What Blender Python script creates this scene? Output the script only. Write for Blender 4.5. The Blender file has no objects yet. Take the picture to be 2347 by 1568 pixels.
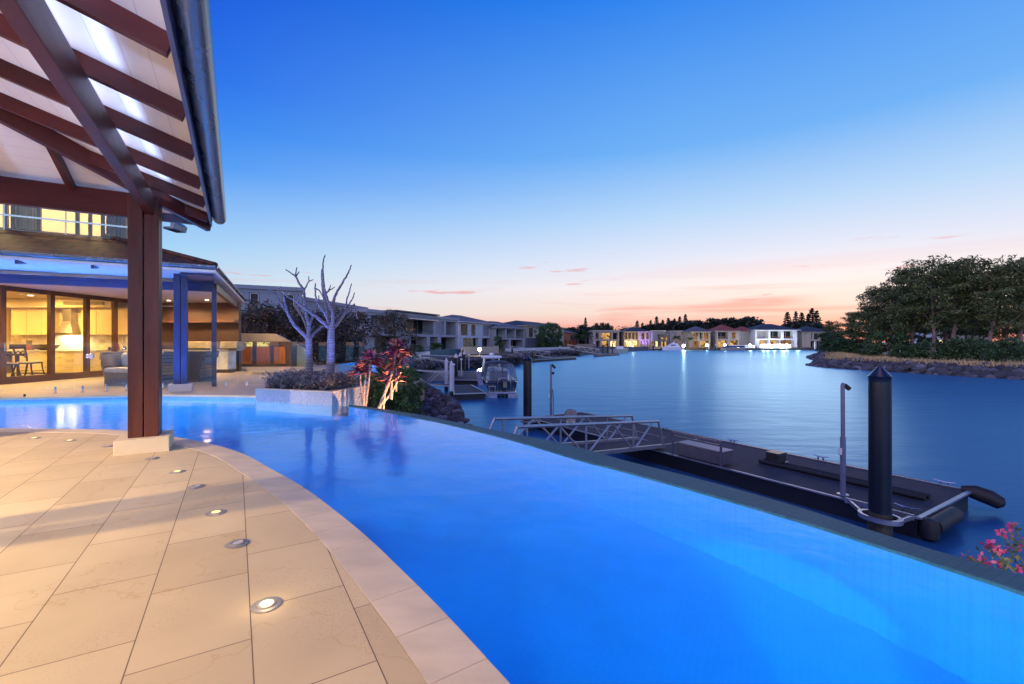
import bpy, bmesh, math, random
from mathutils import Vector, Matrix
random.seed(7)
R = math.radians
sc = bpy.context.scene
col = sc.collection
# ------------------------------------------------------------------ camera
CAMZ = 1.2; F = 1043.0; CX = 1173.5; CY = 784.0      # focal length and centre in units of a 2347 px wide frame
cam_d = bpy.data.cameras.new('camera'); cam = bpy.data.objects.new('camera', cam_d); col.objects.link(cam)
cam.location = (0, 0, CAMZ); cam.rotation_euler = (R(90), 0, 0)
cam_d.sensor_width = 36; cam_d.lens = 36*F/2347; cam_d.clip_end = 6000; cam_d.clip_start = .05
sc.camera = cam
sc.view_settings.view_transform = 'Standard'; sc.view_settings.look = 'None'
sc.view_settings.gamma = 1; sc.view_settings.exposure = 0
sc.cycles.use_denoising = True
sc.cycles.max_bounces = 8; sc.cycles.diffuse_bounces = 3; sc.cycles.glossy_bounces = 3
sc.cycles.transmission_bounces = 6; sc.cycles.transparent_max_bounces = 16
sc.cycles.sample_clamp_indirect = 4; sc.cycles.sample_clamp_direct = 0; sc.cycles.blur_glossy = .5
def G(x, y, z=0.0):
    "point on the plane of height z seen at (x, y)"
    Y = (CAMZ-z)*F/(y-CY); return Vector(((x-CX)/F*Y, Y, z))
def D(x, y, Y):
    "point at distance Y seen at (x, y)"
    return Vector(((x-CX)/F*Y, Y, CAMZ+(CY-y)/F*Y))
dv = Vector((-.519, .855, 0)); pv = Vector((.855, .519, 0))     # the two building axes
def US(u, s, z=0): 
    v = pv*u+dv*s; return Vector((v.x, v.y, z))
RIV = -1.93; DECK = -1.59; POOLZ = -.09
def lin(r, g, b):
    f = lambda c: (c/255/12.92) if c/255 <= .04045 else ((c/255+.055)/1.055)**2.4
    return (f(r), f(g), f(b), 1)
# ------------------------------------------------------------------ sky
w = bpy.data.worlds.new('World'); sc.world = w; w.use_nodes = True
nt = w.node_tree; nt.nodes.clear(); N = nt.nodes.new; L = nt.links.new
def math_node(nt, op, a, b=None, clamp=False):
    n = nt.nodes.new('ShaderNodeMath'); n.operation = op; n.use_clamp = clamp
    for i, v in enumerate((a, b)):
        if v is None: continue
        if isinstance(v, (int, float)): n.inputs[i].default_value = v
        else: nt.links.new(v, n.inputs[i])
    return n.outputs[0]
def ramp(nt, fac, stops, interp='LINEAR'):
    n = nt.nodes.new('ShaderNodeValToRGB'); n.color_ramp.interpolation = interp
    e = n.color_ramp.elements
    while len(e) < len(stops): e.new(.5)
    for i, (p, c) in enumerate(stops): e[i].position = p; e[i].color = c
    nt.links.new(fac, n.inputs[0]); return n.outputs[0]
def mixc(nt, fac, a, b, mode='MIX'):
    n = nt.nodes.new('ShaderNodeMix'); n.data_type = 'RGBA'; n.blend_type = mode
    for i, v in ((0, fac), (6, a), (7, b)):
        if isinstance(v, (int, float)): n.inputs[i].default_value = v
        elif isinstance(v, tuple): n.inputs[i].default_value = v
        else: nt.links.new(v, n.inputs[i])
    return n.outputs[2]
tc = N('ShaderNodeTexCoord'); sep = N('ShaderNodeSeparateXYZ'); L(tc.outputs['Generated'], sep.inputs[0])
zc = math_node(nt, 'MAXIMUM', sep.outputs[2], 0.0)
el = math_node(nt, 'DIVIDE', math_node(nt, 'ARCSINE', zc), R(60), True)
SAZ = R(34)
dot = math_node(nt, 'ADD', math_node(nt, 'MULTIPLY', sep.outputs[0], math.sin(SAZ)), math_node(nt, 'MULTIPLY', sep.outputs[1], math.cos(SAZ)))
hl = math_node(nt, 'SQRT', math_node(nt, 'SUBTRACT', 1.0001, math_node(nt, 'MULTIPLY', sep.outputs[2], sep.outputs[2])))
az = math_node(nt, 'DIVIDE', dot, hl)
azf = math_node(nt, 'DIVIDE', math_node(nt, 'SUBTRACT', az, .25), .72, True)
dg = lambda d: d/60
rampF = ramp(nt, el, [(dg(0), lin(240,186,184)), (dg(1.6), lin(228,206,220)), (dg(3.5), lin(212,230,244)), (dg(9), lin(164,216,250)), (dg(18), lin(48,146,248)), (dg(26), lin(6,100,236)), (dg(34), lin(0,74,218)), (dg(60), lin(4,50,170))])
rampS = ramp(nt, el, [(dg(0), lin(248,142,124)), (dg(1.8), lin(251,178,162)), (dg(3.6), lin(254,226,212)), (dg(6.5), lin(255,242,242)), (dg(10), lin(228,234,252)), (dg(15), lin(184,218,253)), (dg(22), lin(112,180,250)), (dg(37), lin(40,132,242)), (dg(60), lin(8,64,185))])
skyc = mixc(nt, azf, rampF, rampS)
# sky opposite the sunset greyed to take blue off surfaces facing it
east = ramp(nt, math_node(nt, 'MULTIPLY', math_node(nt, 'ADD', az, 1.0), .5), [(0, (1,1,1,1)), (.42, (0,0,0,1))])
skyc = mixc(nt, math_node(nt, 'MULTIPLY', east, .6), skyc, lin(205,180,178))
# thin salmon streaks of cloud low over the horizon
mp = N('ShaderNodeMapping'); mp.inputs['Scale'].default_value = (1.6, 1.6, 26); mp.inputs['Rotation'].default_value = (R(2), R(3), 0)
L(tc.outputs['Generated'], mp.inputs[0])
nz = N('ShaderNodeTexNoise'); nz.inputs['Scale'].default_value = 1.7; nz.inputs['Detail'].default_value = 6; nz.inputs['Distortion'].default_value = .6
L(mp.outputs[0], nz.inputs['Vector'])
cl = ramp(nt, nz.outputs[0], [(.50, (0,0,0,1)), (.68, (1,1,1,1))])
band = ramp(nt, el, [(dg(.4), (1,1,1,1)), (dg(4.5), (.75,.75,.75,1)), (dg(8), (.12,.12,.12,1)), (dg(11), (0,0,0,1))])
cm = math_node(nt, 'MULTIPLY', cl, band)
# a few small flecks a little higher
mp2 = N('ShaderNodeMapping'); mp2.inputs['Scale'].default_value = (5, 5, 46); L(tc.outputs['Generated'], mp2.inputs[0])
nz2 = N('ShaderNodeTexNoise'); nz2.inputs['Scale'].default_value = 1.5; nz2.inputs['Detail'].default_value = 4
L(mp2.outputs[0], nz2.inputs['Vector'])
fl = ramp(nt, nz2.outputs[0], [(.665, (0,0,0,1)), (.71, (1,1,1,1))])
band2 = ramp(nt, el, [(dg(2), (0,0,0,1)), (dg(4), (1,1,1,1)), (dg(9), (.8,.8,.8,1)), (dg(11), (0,0,0,1))])
cm2 = math_node(nt, 'MULTIPLY', fl, band2)
skyc = mixc(nt, math_node(nt, 'MULTIPLY', cm, .85), skyc, lin(246,160,150))
skyc = mixc(nt, math_node(nt, 'MULTIPLY', cm2, .7), skyc, lin(240,160,165))
ns = N('ShaderNodeTexSky'); ns.sky_type = 'NISHITA'; ns.sun_disc = False
ns.sun_elevation = R(2); ns.sun_rotation = SAZ
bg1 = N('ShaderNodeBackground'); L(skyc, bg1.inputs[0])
# sky behind the camera made brighter to light facades and banks
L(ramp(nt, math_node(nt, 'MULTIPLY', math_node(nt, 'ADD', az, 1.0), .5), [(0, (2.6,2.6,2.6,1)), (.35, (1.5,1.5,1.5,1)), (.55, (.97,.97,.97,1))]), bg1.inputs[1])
bg2 = N('ShaderNodeBackground'); L(ns.outputs[0], bg2.inputs[0]); bg2.inputs[1].default_value = .006
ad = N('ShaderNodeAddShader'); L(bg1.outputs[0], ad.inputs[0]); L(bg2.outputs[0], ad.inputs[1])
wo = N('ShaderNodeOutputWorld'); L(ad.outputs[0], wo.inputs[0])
# the last glow of the sun below the clouds
sl = bpy.data.lights.new('sun', 'SUN'); sl.energy = .25; sl.angle = R(20); sl.color = (1, .72, .6)
so = bpy.data.objects.new('sun', sl); col.objects.link(so)
so.rotation_euler = Vector((-math.sin(SAZ)*math.cos(R(6)), -math.cos(SAZ)*math.cos(R(6)), -math.sin(R(6)))).to_track_quat('-Z', 'Y').to_euler()
# ------------------------------------------------------------------ helpers
def root_of(o):
    while o.parent: o = o.parent
    return o
class MB:
    def __init__(s): s.v = []; s.f = []
    def add(s, vs, fs):
        n = len(s.v); s.v += [tuple(v) for v in vs]; s.f += [tuple(i+n for i in f) for f in fs]; return s
    def box(s, x0, x1, y0, y1, z0, z1):
        return s.add([(x0,y0,z0),(x1,y0,z0),(x1,y1,z0),(x0,y1,z0),(x0,y0,z1),(x1,y0,z1),(x1,y1,z1),(x0,y1,z1)],
                     [(0,3,2,1),(4,5,6,7),(0,1,5,4),(1,2,6,5),(2,3,7,6),(3,0,4,7)])
    def obox(s, c, h, ax=(1,0), top=1.0):
        a = Vector((ax[0], ax[1], 0)).normalized(); b = Vector((-a.y, a.x, 0)); c = Vector(c); vs = []
        for k, sz in ((1, -1), (top, 1)):
            for sx, sy in ((-1,-1),(1,-1),(1,1),(-1,1)): vs.append(c+a*sx*h[0]*k+b*sy*h[1]*k+Vector((0,0,sz*h[2])))
        return s.add(vs, [(0,3,2,1),(4,5,6,7),(0,1,5,4),(1,2,6,5),(2,3,7,6),(3,0,4,7)])
    def beam(s, p, q, wd, ht, up=(0,0,1)):
        p = Vector(p); q = Vector(q); d = (q-p).normalized(); sd = d.cross(Vector(up))
        if sd.length < 1e-4: sd = Vector((1,0,0))
        sd.normalize(); u = sd.cross(d); vs = []
        for e in (p, q):
            for a, b in ((-1,-1),(1,-1),(1,1),(-1,1)): vs.append(e+sd*a*wd/2+u*b*ht/2)
        return s.add(vs, [(0,3,2,1),(4,5,6,7),(0,1,5,4),(1,2,6,5),(2,3,7,6),(3,0,4,7)])
    def tube(s, pts, r, n=8):
        pts = [Vector(p) for p in pts]; k = len(pts)
        rs = r if isinstance(r, (list, tuple)) else [r]*k; vs = []; fs = []; prev = None
        for i, p in enumerate(pts):
            d = (pts[min(i+1, k-1)]-pts[max(i-1, 0)]).normalized()
            if prev is None:
                sd = d.cross(Vector((0,0,1)))
                if sd.length < .1: sd = d.cross(Vector((1,0,0)))
            else: sd = prev-d*prev.dot(d)
            sd.normalize(); prev = sd; u = sd.cross(d)
            for j in range(n):
                a = 2*math.pi*j/n; vs.append(p+(sd*math.cos(a)+u*math.sin(a))*rs[i])
        for i in range(k-1):
            for j in range(n): fs.append((i*n+j, i*n+(j+1)%n, (i+1)*n+(j+1)%n, (i+1)*n+j))
        fs.append(tuple(range(n))[::-1]); fs.append(tuple((k-1)*n+j for j in range(n)))
        return s.add(vs, fs)
    def lathe(s, c, prof, n=20, sx=1, sy=1):
        vs = []; fs = []
        for r, z in prof:
            for j in range(n):
                a = 2*math.pi*j/n; vs.append((c[0]+r*math.cos(a)*sx, c[1]+r*math.sin(a)*sy, c[2]+z))
        k = len(prof)
        for i in range(k-1):
            for j in range(n): fs.append((i*n+j, i*n+(j+1)%n, (i+1)*n+(j+1)%n, (i+1)*n+j))
        fs.append(tuple(range(n))[::-1]); fs.append(tuple((k-1)*n+j for j in range(n)))
        return s.add(vs, fs)
    def prism(s, poly, z0, z1):
        poly = [(p[0], p[1]) for p in poly]
        A = sum(poly[i-1][0]*poly[i][1]-poly[i][0]*poly[i-1][1] for i in range(len(poly)))
        if A < 0: poly = poly[::-1]
        n = len(poly)
        vs = [(x, y, z0) for x, y in poly]+[(x, y, z1) for x, y in poly]
        return s.add(vs, [tuple(range(n))[::-1], tuple(range(n, 2*n))]+[(i, (i+1)%n, n+(i+1)%n, n+i) for i in range(n)])
    def vprism(s, pts, off):
        "a flat outline of 3-D points pushed along off"
        pts = [Vector(p) for p in pts]; n = len(pts); off = Vector(off)
        return s.add(pts+[p+off for p in pts], [tuple(range(n))[::-1], tuple(range(n, 2*n))]+[(i, (i+1)%n, n+(i+1)%n, n+i) for i in range(n)])
    def quad(s, *p): return s.add(p, [tuple(range(len(p)))])
    def leaf(s, c, size, rnd=random, flat=0.0, asp=.6):
        d = Vector((rnd.gauss(0,1), rnd.gauss(0,1), rnd.gauss(0,1)*(1-flat)+.001)).normalized()
        e = d.cross(Vector((rnd.gauss(0,1), rnd.gauss(0,1), rnd.gauss(0,1)))).normalized()
        c = Vector(c); a = d*size*.5; b = e*size*.5*asp
        s.add([c-a, c+b*.9-a*.1, c+a, c-b*.9+a*.1], [(0,1,2,3)])
    def clump(s, c, r, n, size, rnd=random, asp=.6, sq=1.0, fill=.35):
        for _ in range(n):
            d = Vector((rnd.gauss(0,1), rnd.gauss(0,1), rnd.gauss(0,1))).normalized()*r*(rnd.random()**fill)
            s.leaf((c[0]+d.x, c[1]+d.y, c[2]+d.z*sq), size*rnd.uniform(.6, 1.3), rnd, asp=asp)
    def build(s, name, m, parent=None, smooth=False, bevel=0, fix=True, loc=None):
        off = Vector((0,0,0))
        if parent: off = root_of(parent).location.copy()
        elif loc is not None: off = Vector(loc)
        else:
            xs = [v[0] for v in s.v]; ys = [v[1] for v in s.v]; zs = [v[2] for v in s.v]
            off = Vector(((min(xs)+max(xs))/2, (min(ys)+max(ys))/2, min(zs)))
        me = bpy.data.meshes.new(name)
        me.from_pydata([(v[0]-off.x, v[1]-off.y, v[2]-off.z) for v in s.v], [], s.f)
        if fix:
            bm = bmesh.new(); bm.from_mesh(me); bmesh.ops.recalc_face_normals(bm, faces=bm.faces); bm.to_mesh(me); bm.free()
        if smooth:
            me.polygons.foreach_set('use_smooth', [True]*len(me.polygons)); me.set_sharp_from_angle(angle=.7)
        me.materials.append(m)
        o = bpy.data.objects.new(name, me); col.objects.link(o)
        if parent: o.parent = parent
        else: o.location = off
        if bevel:
            b = o.modifiers.new('bevel', 'BEVEL'); b.width = bevel; b.segments = 2; b.limit_method = 'ANGLE'; b.angle_limit = R(40)
        return o
def tag(o, label=None, cat=None, group=None, kind=None):
    if label: o['label'] = label
    if cat: o['category'] = cat
    if group: o['group'] = group
    if kind: o['kind'] = kind
    return o
def thing(name, label, cat, loc=(0,0,0), group=None):
    o = bpy.data.objects.new(name, None); col.objects.link(o); o.location = loc; o.empty_display_size = .2
    return tag(o, label, cat, group)
def struct(o): o['kind'] = 'structure'; return o
def dup(root, loc, rotz=0, scale=None, label=None):
    def cp(o, par):
        c = o.copy(); col.objects.link(c); c.parent = par
        for ch in list(kids.get(o.name, ())): cp(ch, c)
        return c
    kids = {}
    def walk(o):
        ch = list(o.children); kids[o.name] = ch
        for k in ch: walk(k)
    walk(root); r = cp(root, None); r.location = loc; r.rotation_euler = (0, 0, rotz)
    if scale: r.scale = scale if isinstance(scale, (tuple, list)) else (scale,)*3
    if label: r['label'] = label
    return r
MATS = {}
def mat(name, c, rough=.6, metal=0, var=.2, scale=4, bump=0, bs=30, spec=.5, stretch=(1,1,1), rot=0, coat=0, det=5, alt=None):
    if name in MATS: return MATS[name]
    m = bpy.data.materials.new(name); m.use_nodes = True; nt = m.node_tree
    b = nt.nodes['Principled BSDF']; b.inputs['Roughness'].default_value = rough; b.inputs['Metallic'].default_value = metal
    b.inputs['Specular IOR Level'].default_value = spec; b.inputs['Coat Weight'].default_value = coat
    t = nt.nodes.new('ShaderNodeTexCoord'); mpn = nt.nodes.new('ShaderNodeMapping'); mpn.inputs['Scale'].default_value = stretch; mpn.inputs['Rotation'].default_value = (0,0,rot)
    nt.links.new(t.outputs['Object'], mpn.inputs[0])
    nz = nt.nodes.new('ShaderNodeTexNoise'); nz.inputs['Scale'].default_value = scale; nz.inputs['Detail'].default_value = det
    nt.links.new(mpn.outputs[0], nz.inputs['Vector'])
    c2 = alt or tuple(min(1, x*(1+var)) for x in c); c1 = c if alt else tuple(x*(1-var) for x in c)
    o = ramp(nt, nz.outputs[0], [(.32, (*c1, 1)), (.68, (*c2, 1))]); nt.links.new(o, b.inputs['Base Color'])
    rr = nt.nodes.new('ShaderNodeMapRange'); rr.inputs[3].default_value = max(0, rough-.08); rr.inputs[4].default_value = min(1, rough+.08)
    nt.links.new(nz.outputs[0], rr.inputs[0]); nt.links.new(rr.outputs[0], b.inputs['Roughness'])
    if bump:
        n2 = nt.nodes.new('ShaderNodeTexNoise'); n2.inputs['Scale'].default_value = bs; n2.inputs['Detail'].default_value = 4
        nt.links.new(mpn.outputs[0], n2.inputs['Vector'])
        bp = nt.nodes.new('ShaderNodeBump'); bp.inputs['Strength'].default_value = bump; bp.inputs['Distance'].default_value = .02
        nt.links.new(n2.outputs[0], bp.inputs['Height']); nt.links.new(bp.outputs[0], b.inputs['Normal'])
    MATS[name] = m; return m
def emit(name, c, s):
    if name in MATS: return MATS[name]
    m = bpy.data.materials.new(name); m.use_nodes = True; nt = m.node_tree; nt.nodes.clear()
    e = nt.nodes.new('ShaderNodeEmission'); e.inputs[0].default_value = (*c, 1); e.inputs[1].default_value = s
    o = nt.nodes.new('ShaderNodeOutputMaterial'); nt.links.new(e.outputs[0], o.inputs[0]); MATS[name] = m; return m
def litroom(name, c, s, dark=(.25,.12,.04), scale=2.5):
    "a lit room seen through a far window: bright with furniture-sized variation"
    if name in MATS: return MATS[name]
    m = emit(name, c, s); nt = m.node_tree; e = [n for n in nt.nodes if n.type == 'EMISSION'][0]
    t = nt.nodes.new('ShaderNodeTexCoord'); v = nt.nodes.new('ShaderNodeTexVoronoi'); v.inputs['Scale'].default_value = scale
    nt.links.new(t.outputs['Object'], v.inputs['Vector'])
    sp = nt.nodes.new('ShaderNodeSeparateColor'); nt.links.new(v.outputs['Color'], sp.inputs[0])
    o = ramp(nt, sp.outputs[0], [(.1, (*dark, 1)), (.35, (*[x*.7 for x in c], 1)), (.7, (*c, 1))]); nt.links.new(o, e.inputs[0]); return m
def glassmat(name, tint=(1,1,1), rough=0.0, ior=1.45, bump=0, extra=0.0):
    if name in MATS: return MATS[name]
    m = bpy.data.materials.new(name); m.use_nodes = True; nt = m.node_tree; nt.nodes.clear()
    tr = nt.nodes.new('ShaderNodeBsdfTransparent'); tr.inputs[0].default_value = (*tint, 1)
    g = nt.nodes.new('ShaderNodeBsdfGlossy'); g.inputs['Roughness'].default_value = rough
    lw = nt.nodes.new('ShaderNodeLayerWeight'); lw.inputs[0].default_value = .5      # Schlick's curve, the same from both sides of the pane
    mx = nt.nodes.new('ShaderNodeMixShader'); f = math_node(nt, 'ADD', math_node(nt, 'MULTIPLY', math_node(nt, 'POWER', lw.outputs['Facing'], 5), .9), .035+extra, True)
    nt.links.new(f, mx.inputs[0]); nt.links.new(tr.outputs[0], mx.inputs[1]); nt.links.new(g.outputs[0], mx.inputs[2])
    o = nt.nodes.new('ShaderNodeOutputMaterial'); nt.links.new(mx.outputs[0], o.inputs[0]); MATS[name] = m; return m
def brickmat(name, c1, c2, mortar, bw, rh, ms, rot=0, off=(0,0,0), rough=.6, bump=.3, offset=.5, plane='XY', world=False, squash=1, var=.12, coat=0, pits=0):
    if name in MATS: return MATS[name]
    m = mat(name, c1, rough, var=var, alt=None, bump=0, coat=coat); nt = m.node_tree; b = nt.nodes['Principled BSDF']
    t = nt.nodes.new('ShaderNodeTexCoord'); mp = nt.nodes.new('ShaderNodeMapping'); mp.vector_type = 'POINT'
    mp.inputs['Rotation'].default_value = rot if isinstance(rot, tuple) else (0,0,rot); mp.inputs['Location'].default_value = off
    if world: g = nt.nodes.new('ShaderNodeNewGeometry'); nt.links.new(g.outputs['Position'], mp.inputs[0])
    else: nt.links.new(t.outputs['Object'], mp.inputs[0])
    br = nt.nodes.new('ShaderNodeTexBrick'); nt.links.new(mp.outputs[0], br.inputs['Vector'])
    br.inputs['Scale'].default_value = 1; br.inputs['Brick Width'].default_value = bw; br.inputs['Row Height'].default_value = rh
    br.inputs['Mortar Size'].default_value = ms; br.inputs['Mortar Smooth'].default_value = .1; br.offset = offset
    br.inputs['Color1'].default_value = (*c1, 1); br.inputs['Color2'].default_value = (*c2, 1); br.inputs['Mortar'].default_value = (*mortar, 1)
    nz = nt.nodes.new('ShaderNodeTexNoise'); nz.inputs['Scale'].default_value = 2.3; nz.inputs['Detail'].default_value = 7
    nt.links.new(mp.outputs[0], nz.inputs['Vector'])
    sh = ramp(nt, nz.outputs[0], [(.3, (1-var, 1-var, 1-var, 1)), (.7, (1, 1, 1, 1))])
    cc = mixc(nt, 1.0, br.outputs[0], sh, 'MULTIPLY')
    h = math_node(nt, 'SUBTRACT', 1.0, br.outputs['Fac'])
    if pits:
        # fine veins, and small pits on some stones
        n3 = nt.nodes.new('ShaderNodeTexNoise'); n3.inputs['Scale'].default_value = .9; n3.inputs['Detail'].default_value = 8; n3.inputs['Distortion'].default_value = .3
        nt.links.new(mp.outputs[0], n3.inputs['Vector'])
        vn = ramp(nt, math_node(nt, 'ABSOLUTE', math_node(nt, 'SUBTRACT', n3.outputs[0], .5)), [(0, (.92,.85,.76,1)), (.003, (1,1,1,1))])
        cc = mixc(nt, pits, cc, mixc(nt, 1.0, cc, vn, 'MULTIPLY'))
        vo = nt.nodes.new('ShaderNodeTexVoronoi'); vo.inputs['Scale'].default_value = 75; nt.links.new(mp.outputs[0], vo.inputs['Vector'])
        pt = ramp(nt, vo.outputs['Distance'], [(.12, (0,0,0,1)), (.25, (1,1,1,1))])
        n4 = nt.nodes.new('ShaderNodeTexNoise'); n4.inputs['Scale'].default_value = 1.3; nt.links.new(mp.outputs[0], n4.inputs['Vector'])
        pm = ramp(nt, n4.outputs[0], [(.52, (0,0,0,1)), (.62, (1,1,1,1))])
        cc = mixc(nt, math_node(nt, 'MULTIPLY', pm, .8), cc, mixc(nt, 1.0, cc, mixc(nt, pt, (.55,.5,.45,1), (1,1,1,1)), 'MULTIPLY'))
    nt.links.new(cc, b.inputs['Base Color'])
    bp = nt.nodes.new('ShaderNodeBump'); bp.inputs['Strength'].default_value = bump; bp.inputs['Distance'].default_value = .01
    h2 = math_node(nt, 'ADD', h, math_node(nt, 'MULTIPLY', nz.outputs[0], .25))
    nt.links.new(h2, bp.inputs['Height']); nt.links.new(bp.outputs[0], b.inputs['Normal']); return m
def leafmat(name, cols, rough=.5, tr=.2):
    if name in MATS: return MATS[name]
    m = bpy.data.materials.new(name); m.use_nodes = True; nt = m.node_tree; b = nt.nodes['Principled BSDF']
    b.inputs['Roughness'].default_value = rough
    g = nt.nodes.new('ShaderNodeNewGeometry'); k = len(cols)
    o = ramp(nt, g.outputs['Random Per Island'], [(i/max(1, k-1), (*c, 1)) for i, c in enumerate(cols)])
    nt.links.new(o, b.inputs['Base Color']); MATS[name] = m; return m
def lamp(name, kind, loc, energy, color, size=.1, target=None, parent=None, cone=90, blend=.5):
    l = bpy.data.lights.new(name, kind); l.energy = energy; l.color = color
    if kind == 'AREA': l.shape = 'DISK'; l.size = size
    else: l.shadow_soft_size = size
    if kind == 'SPOT': l.spot_size = R(cone); l.spot_blend = blend
    o = bpy.data.objects.new(name, l); col.objects.link(o); loc = Vector(loc)
    o.location = loc-(root_of(parent).location if parent else Vector((0,0,0)))
    if parent: o.parent = parent
    if target is not None: o.rotation_euler = (Vector(target)-loc).to_track_quat('-Z', 'Y').to_euler()
    return o
def dense(pts, n=6):
    "Catmull-Rom through points"
    pts = [Vector(p) for p in pts]; out = []
    for i in range(len(pts)-1):
        p0 = pts[max(0, i-1)]; p1 = pts[i]; p2 = pts[i+1]; p3 = pts[min(len(pts)-1, i+2)]
        for k in range(n):
            t = k/n; out.append(.5*((2*p1)+(p2-p0)*t+(2*p0-5*p1+4*p2-p3)*t*t+(3*p1-p0-3*p2+p3)*t**3))
    out.append(pts[-1]); return out
# ------------------------------------------------------------------ materials
rotA = math.atan2(dv.y, dv.x)          # long paving joints run along dv
m_pave = brickmat('sandstone_paving', (.49,.38,.225), (.58,.46,.28), (.12,.085,.06), .62, .40, .0024, rot=-rotA, off=(.13,.055,0), bump=.35, world=True, rough=.75, var=.14, offset=.37, pits=1.0)
m_cope = mat('coping_stone', (.55,.45,.32), .5, var=.12, scale=3, bump=.15, bs=25, stretch=(1,2.5,1))
m_render = mat('cream_render', (.60,.50,.33), .7, var=.06, bump=.1, bs=80)
m_wood = mat('dark_red_timber', (.075,.020,.011), .45, var=.5, scale=5, bump=.35, bs=26, stretch=(1,1,.12), spec=.25)
m_woodh = mat('dark_red_rafter_timber', (.060,.010,.008), .45, var=.4, scale=5, bump=.2, bs=20, stretch=(.2,.2,1), spec=.25)
m_white = mat('white_paint', (.78,.77,.74), .5, var=.03)
m_gutter = mat('painted_steel_gutter', (.16,.20,.26), .28, metal=.6, var=.1, scale=2)
m_dark = mat('dark_bronze_frame', (.09,.035,.022), .35, var=.15)
m_navy = mat('navy_painted_timber', (.06,.07,.14), .4, var=.12)
m_steel = mat('brushed_stainless', (.62,.62,.62), .25, metal=1, var=.06)
m_alu = mat('anodised_aluminium', (.42,.42,.45), .38, metal=.75, var=.12, scale=6)
m_glass = glassmat('clear_glass', (.96,.985,.98))
m_fglass = glassmat('fence_glass', (.93,.975,.965), ior=1.5)
m_dglass = mat('dark_window_glass', (.010,.012,.018), .22, var=.3, spec=.25)
m_tile = brickmat('roof_shingles', (.11,.024,.008), (.045,.011,.005), (.008,.004,.003), .42, .36, .03, rot=-rotA+R(90), rough=.7, bump=1.0, world=True)
m_mosaic = brickmat('white_mosaic_tile', (.62,.64,.68), (.52,.55,.60), (.38,.40,.45), .03, .03, .002, rot=(R(90),0,0), offset=0, bump=.2, rough=.3)
m_weir = brickmat('green_weir_tile', (.085,.18,.175), (.075,.165,.16), (.062,.14,.135), .05, .05, .003, rot=R(62), offset=0, bump=.15, rough=.7, world=True)
m_weir.node_tree.nodes['Principled BSDF'].inputs['Specular IOR Level'].default_value = .15
m_basin = brickmat('blue_pool_tile', (.010,.42,.94), (.010,.40,.92), (.009,.36,.88), .045, .045, .003, rot=(0,0,R(30)), offset=0, bump=.1, rough=.4, world=True)
m_leaf = leafmat('dark_green_leaf', [(.012,.035,.012), (.03,.075,.022), (.05,.11,.03), (.09,.14,.04)])
m_pineleaf = leafmat('pine_needles', [(.03,.045,.014), (.065,.10,.022), (.11,.14,.035), (.17,.16,.05)])
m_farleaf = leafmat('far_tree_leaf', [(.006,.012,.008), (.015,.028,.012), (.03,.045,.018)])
m_magleaf = leafmat('magnolia_leaf', [(.012,.02,.012), (.03,.04,.015), (.10,.06,.035), (.16,.10,.05)], rough=.35)
m_bark = mat('brown_bark', (.26,.17,.14), .9, var=.4, scale=6, bump=.6, bs=20, stretch=(1,1,.3))
m_dkbark = mat('dark_bark', (.05,.035,.03), .9, var=.4)
m_hbl = mat('far_house_render', (.36,.33,.29), .8, var=.05)
m_hwh = mat('white_house_render', (.60,.62,.64), .7, var=.05)
m_hcr = mat('cream_house_render', (.42,.36,.26), .8, var=.05)
m_roofg = mat('grey_roof_tile', (.10,.10,.115), .75, var=.25, scale=1.5, bump=.3, bs=8)
m_roofd = mat('charcoal_roof_tile', (.030,.032,.04), .7, var=.25, scale=1.5, bump=.3, bs=8)
m_roofr = mat('terracotta_roof_tile', (.26,.065,.04), .75, var=.25, scale=1.5, bump=.3, bs=8)
m_curtain = mat('grey_curtain', (.32,.30,.32), .9, var=.2, scale=6, stretch=(6,6,.1))
m_lit = litroom('lit_room_warm', (1, .55, .17), .85, dark=(.12,.05,.015), scale=1.3)
m_litb = litroom('lit_room_bright', (1, .74, .36), 1.7, dark=(.4,.2,.05), scale=1.1)
m_litd = litroom('lit_room_dim', (.5, .22, .07), .7, dark=(.05,.02,.01))
m_bulb = emit('lamp_glow', (1, .80, .45), 30)
m_bulbw = emit('globe_glow', (1, .93, .78), 2.2)
m_deckg = mat('grey_pontoon_decking', (.032,.032,.038), .75, var=.2, scale=3, bump=.25, bs=60)
m_float = mat('black_pontoon_float', (.012,.012,.015), .5, var=.2)
m_black = mat('black_pile_sleeve', (.010,.011,.016), .32, var=.3, scale=2, coat=.1)
m_pilew = mat('white_pile_sleeve', (.62,.62,.66), .45, var=.08)
m_rub = mat('black_rubber', (.012,.012,.014), .6, var=.2)
m_rock = leafmat('basalt_rock', [(.035,.033,.036), (.07,.066,.070), (.045,.04,.042), (.12,.115,.12), (.05,.045,.045), (.22,.215,.22)], rough=.9)
m_soil = mat('bank_soil', (.045,.035,.025), .95, var=.3, scale=.6)
m_lawn = mat('mown_grass', (.05,.09,.03), .95, var=.3, scale=.5)
m_dry = leafmat('dry_grass_blades', [(.42,.27,.12), (.62,.41,.19), (.72,.50,.25), (.34,.30,.11)], rough=.9)
m_wall = mat('seawall_concrete', (.16,.15,.14), .85, var=.3, scale=.4)
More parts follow.
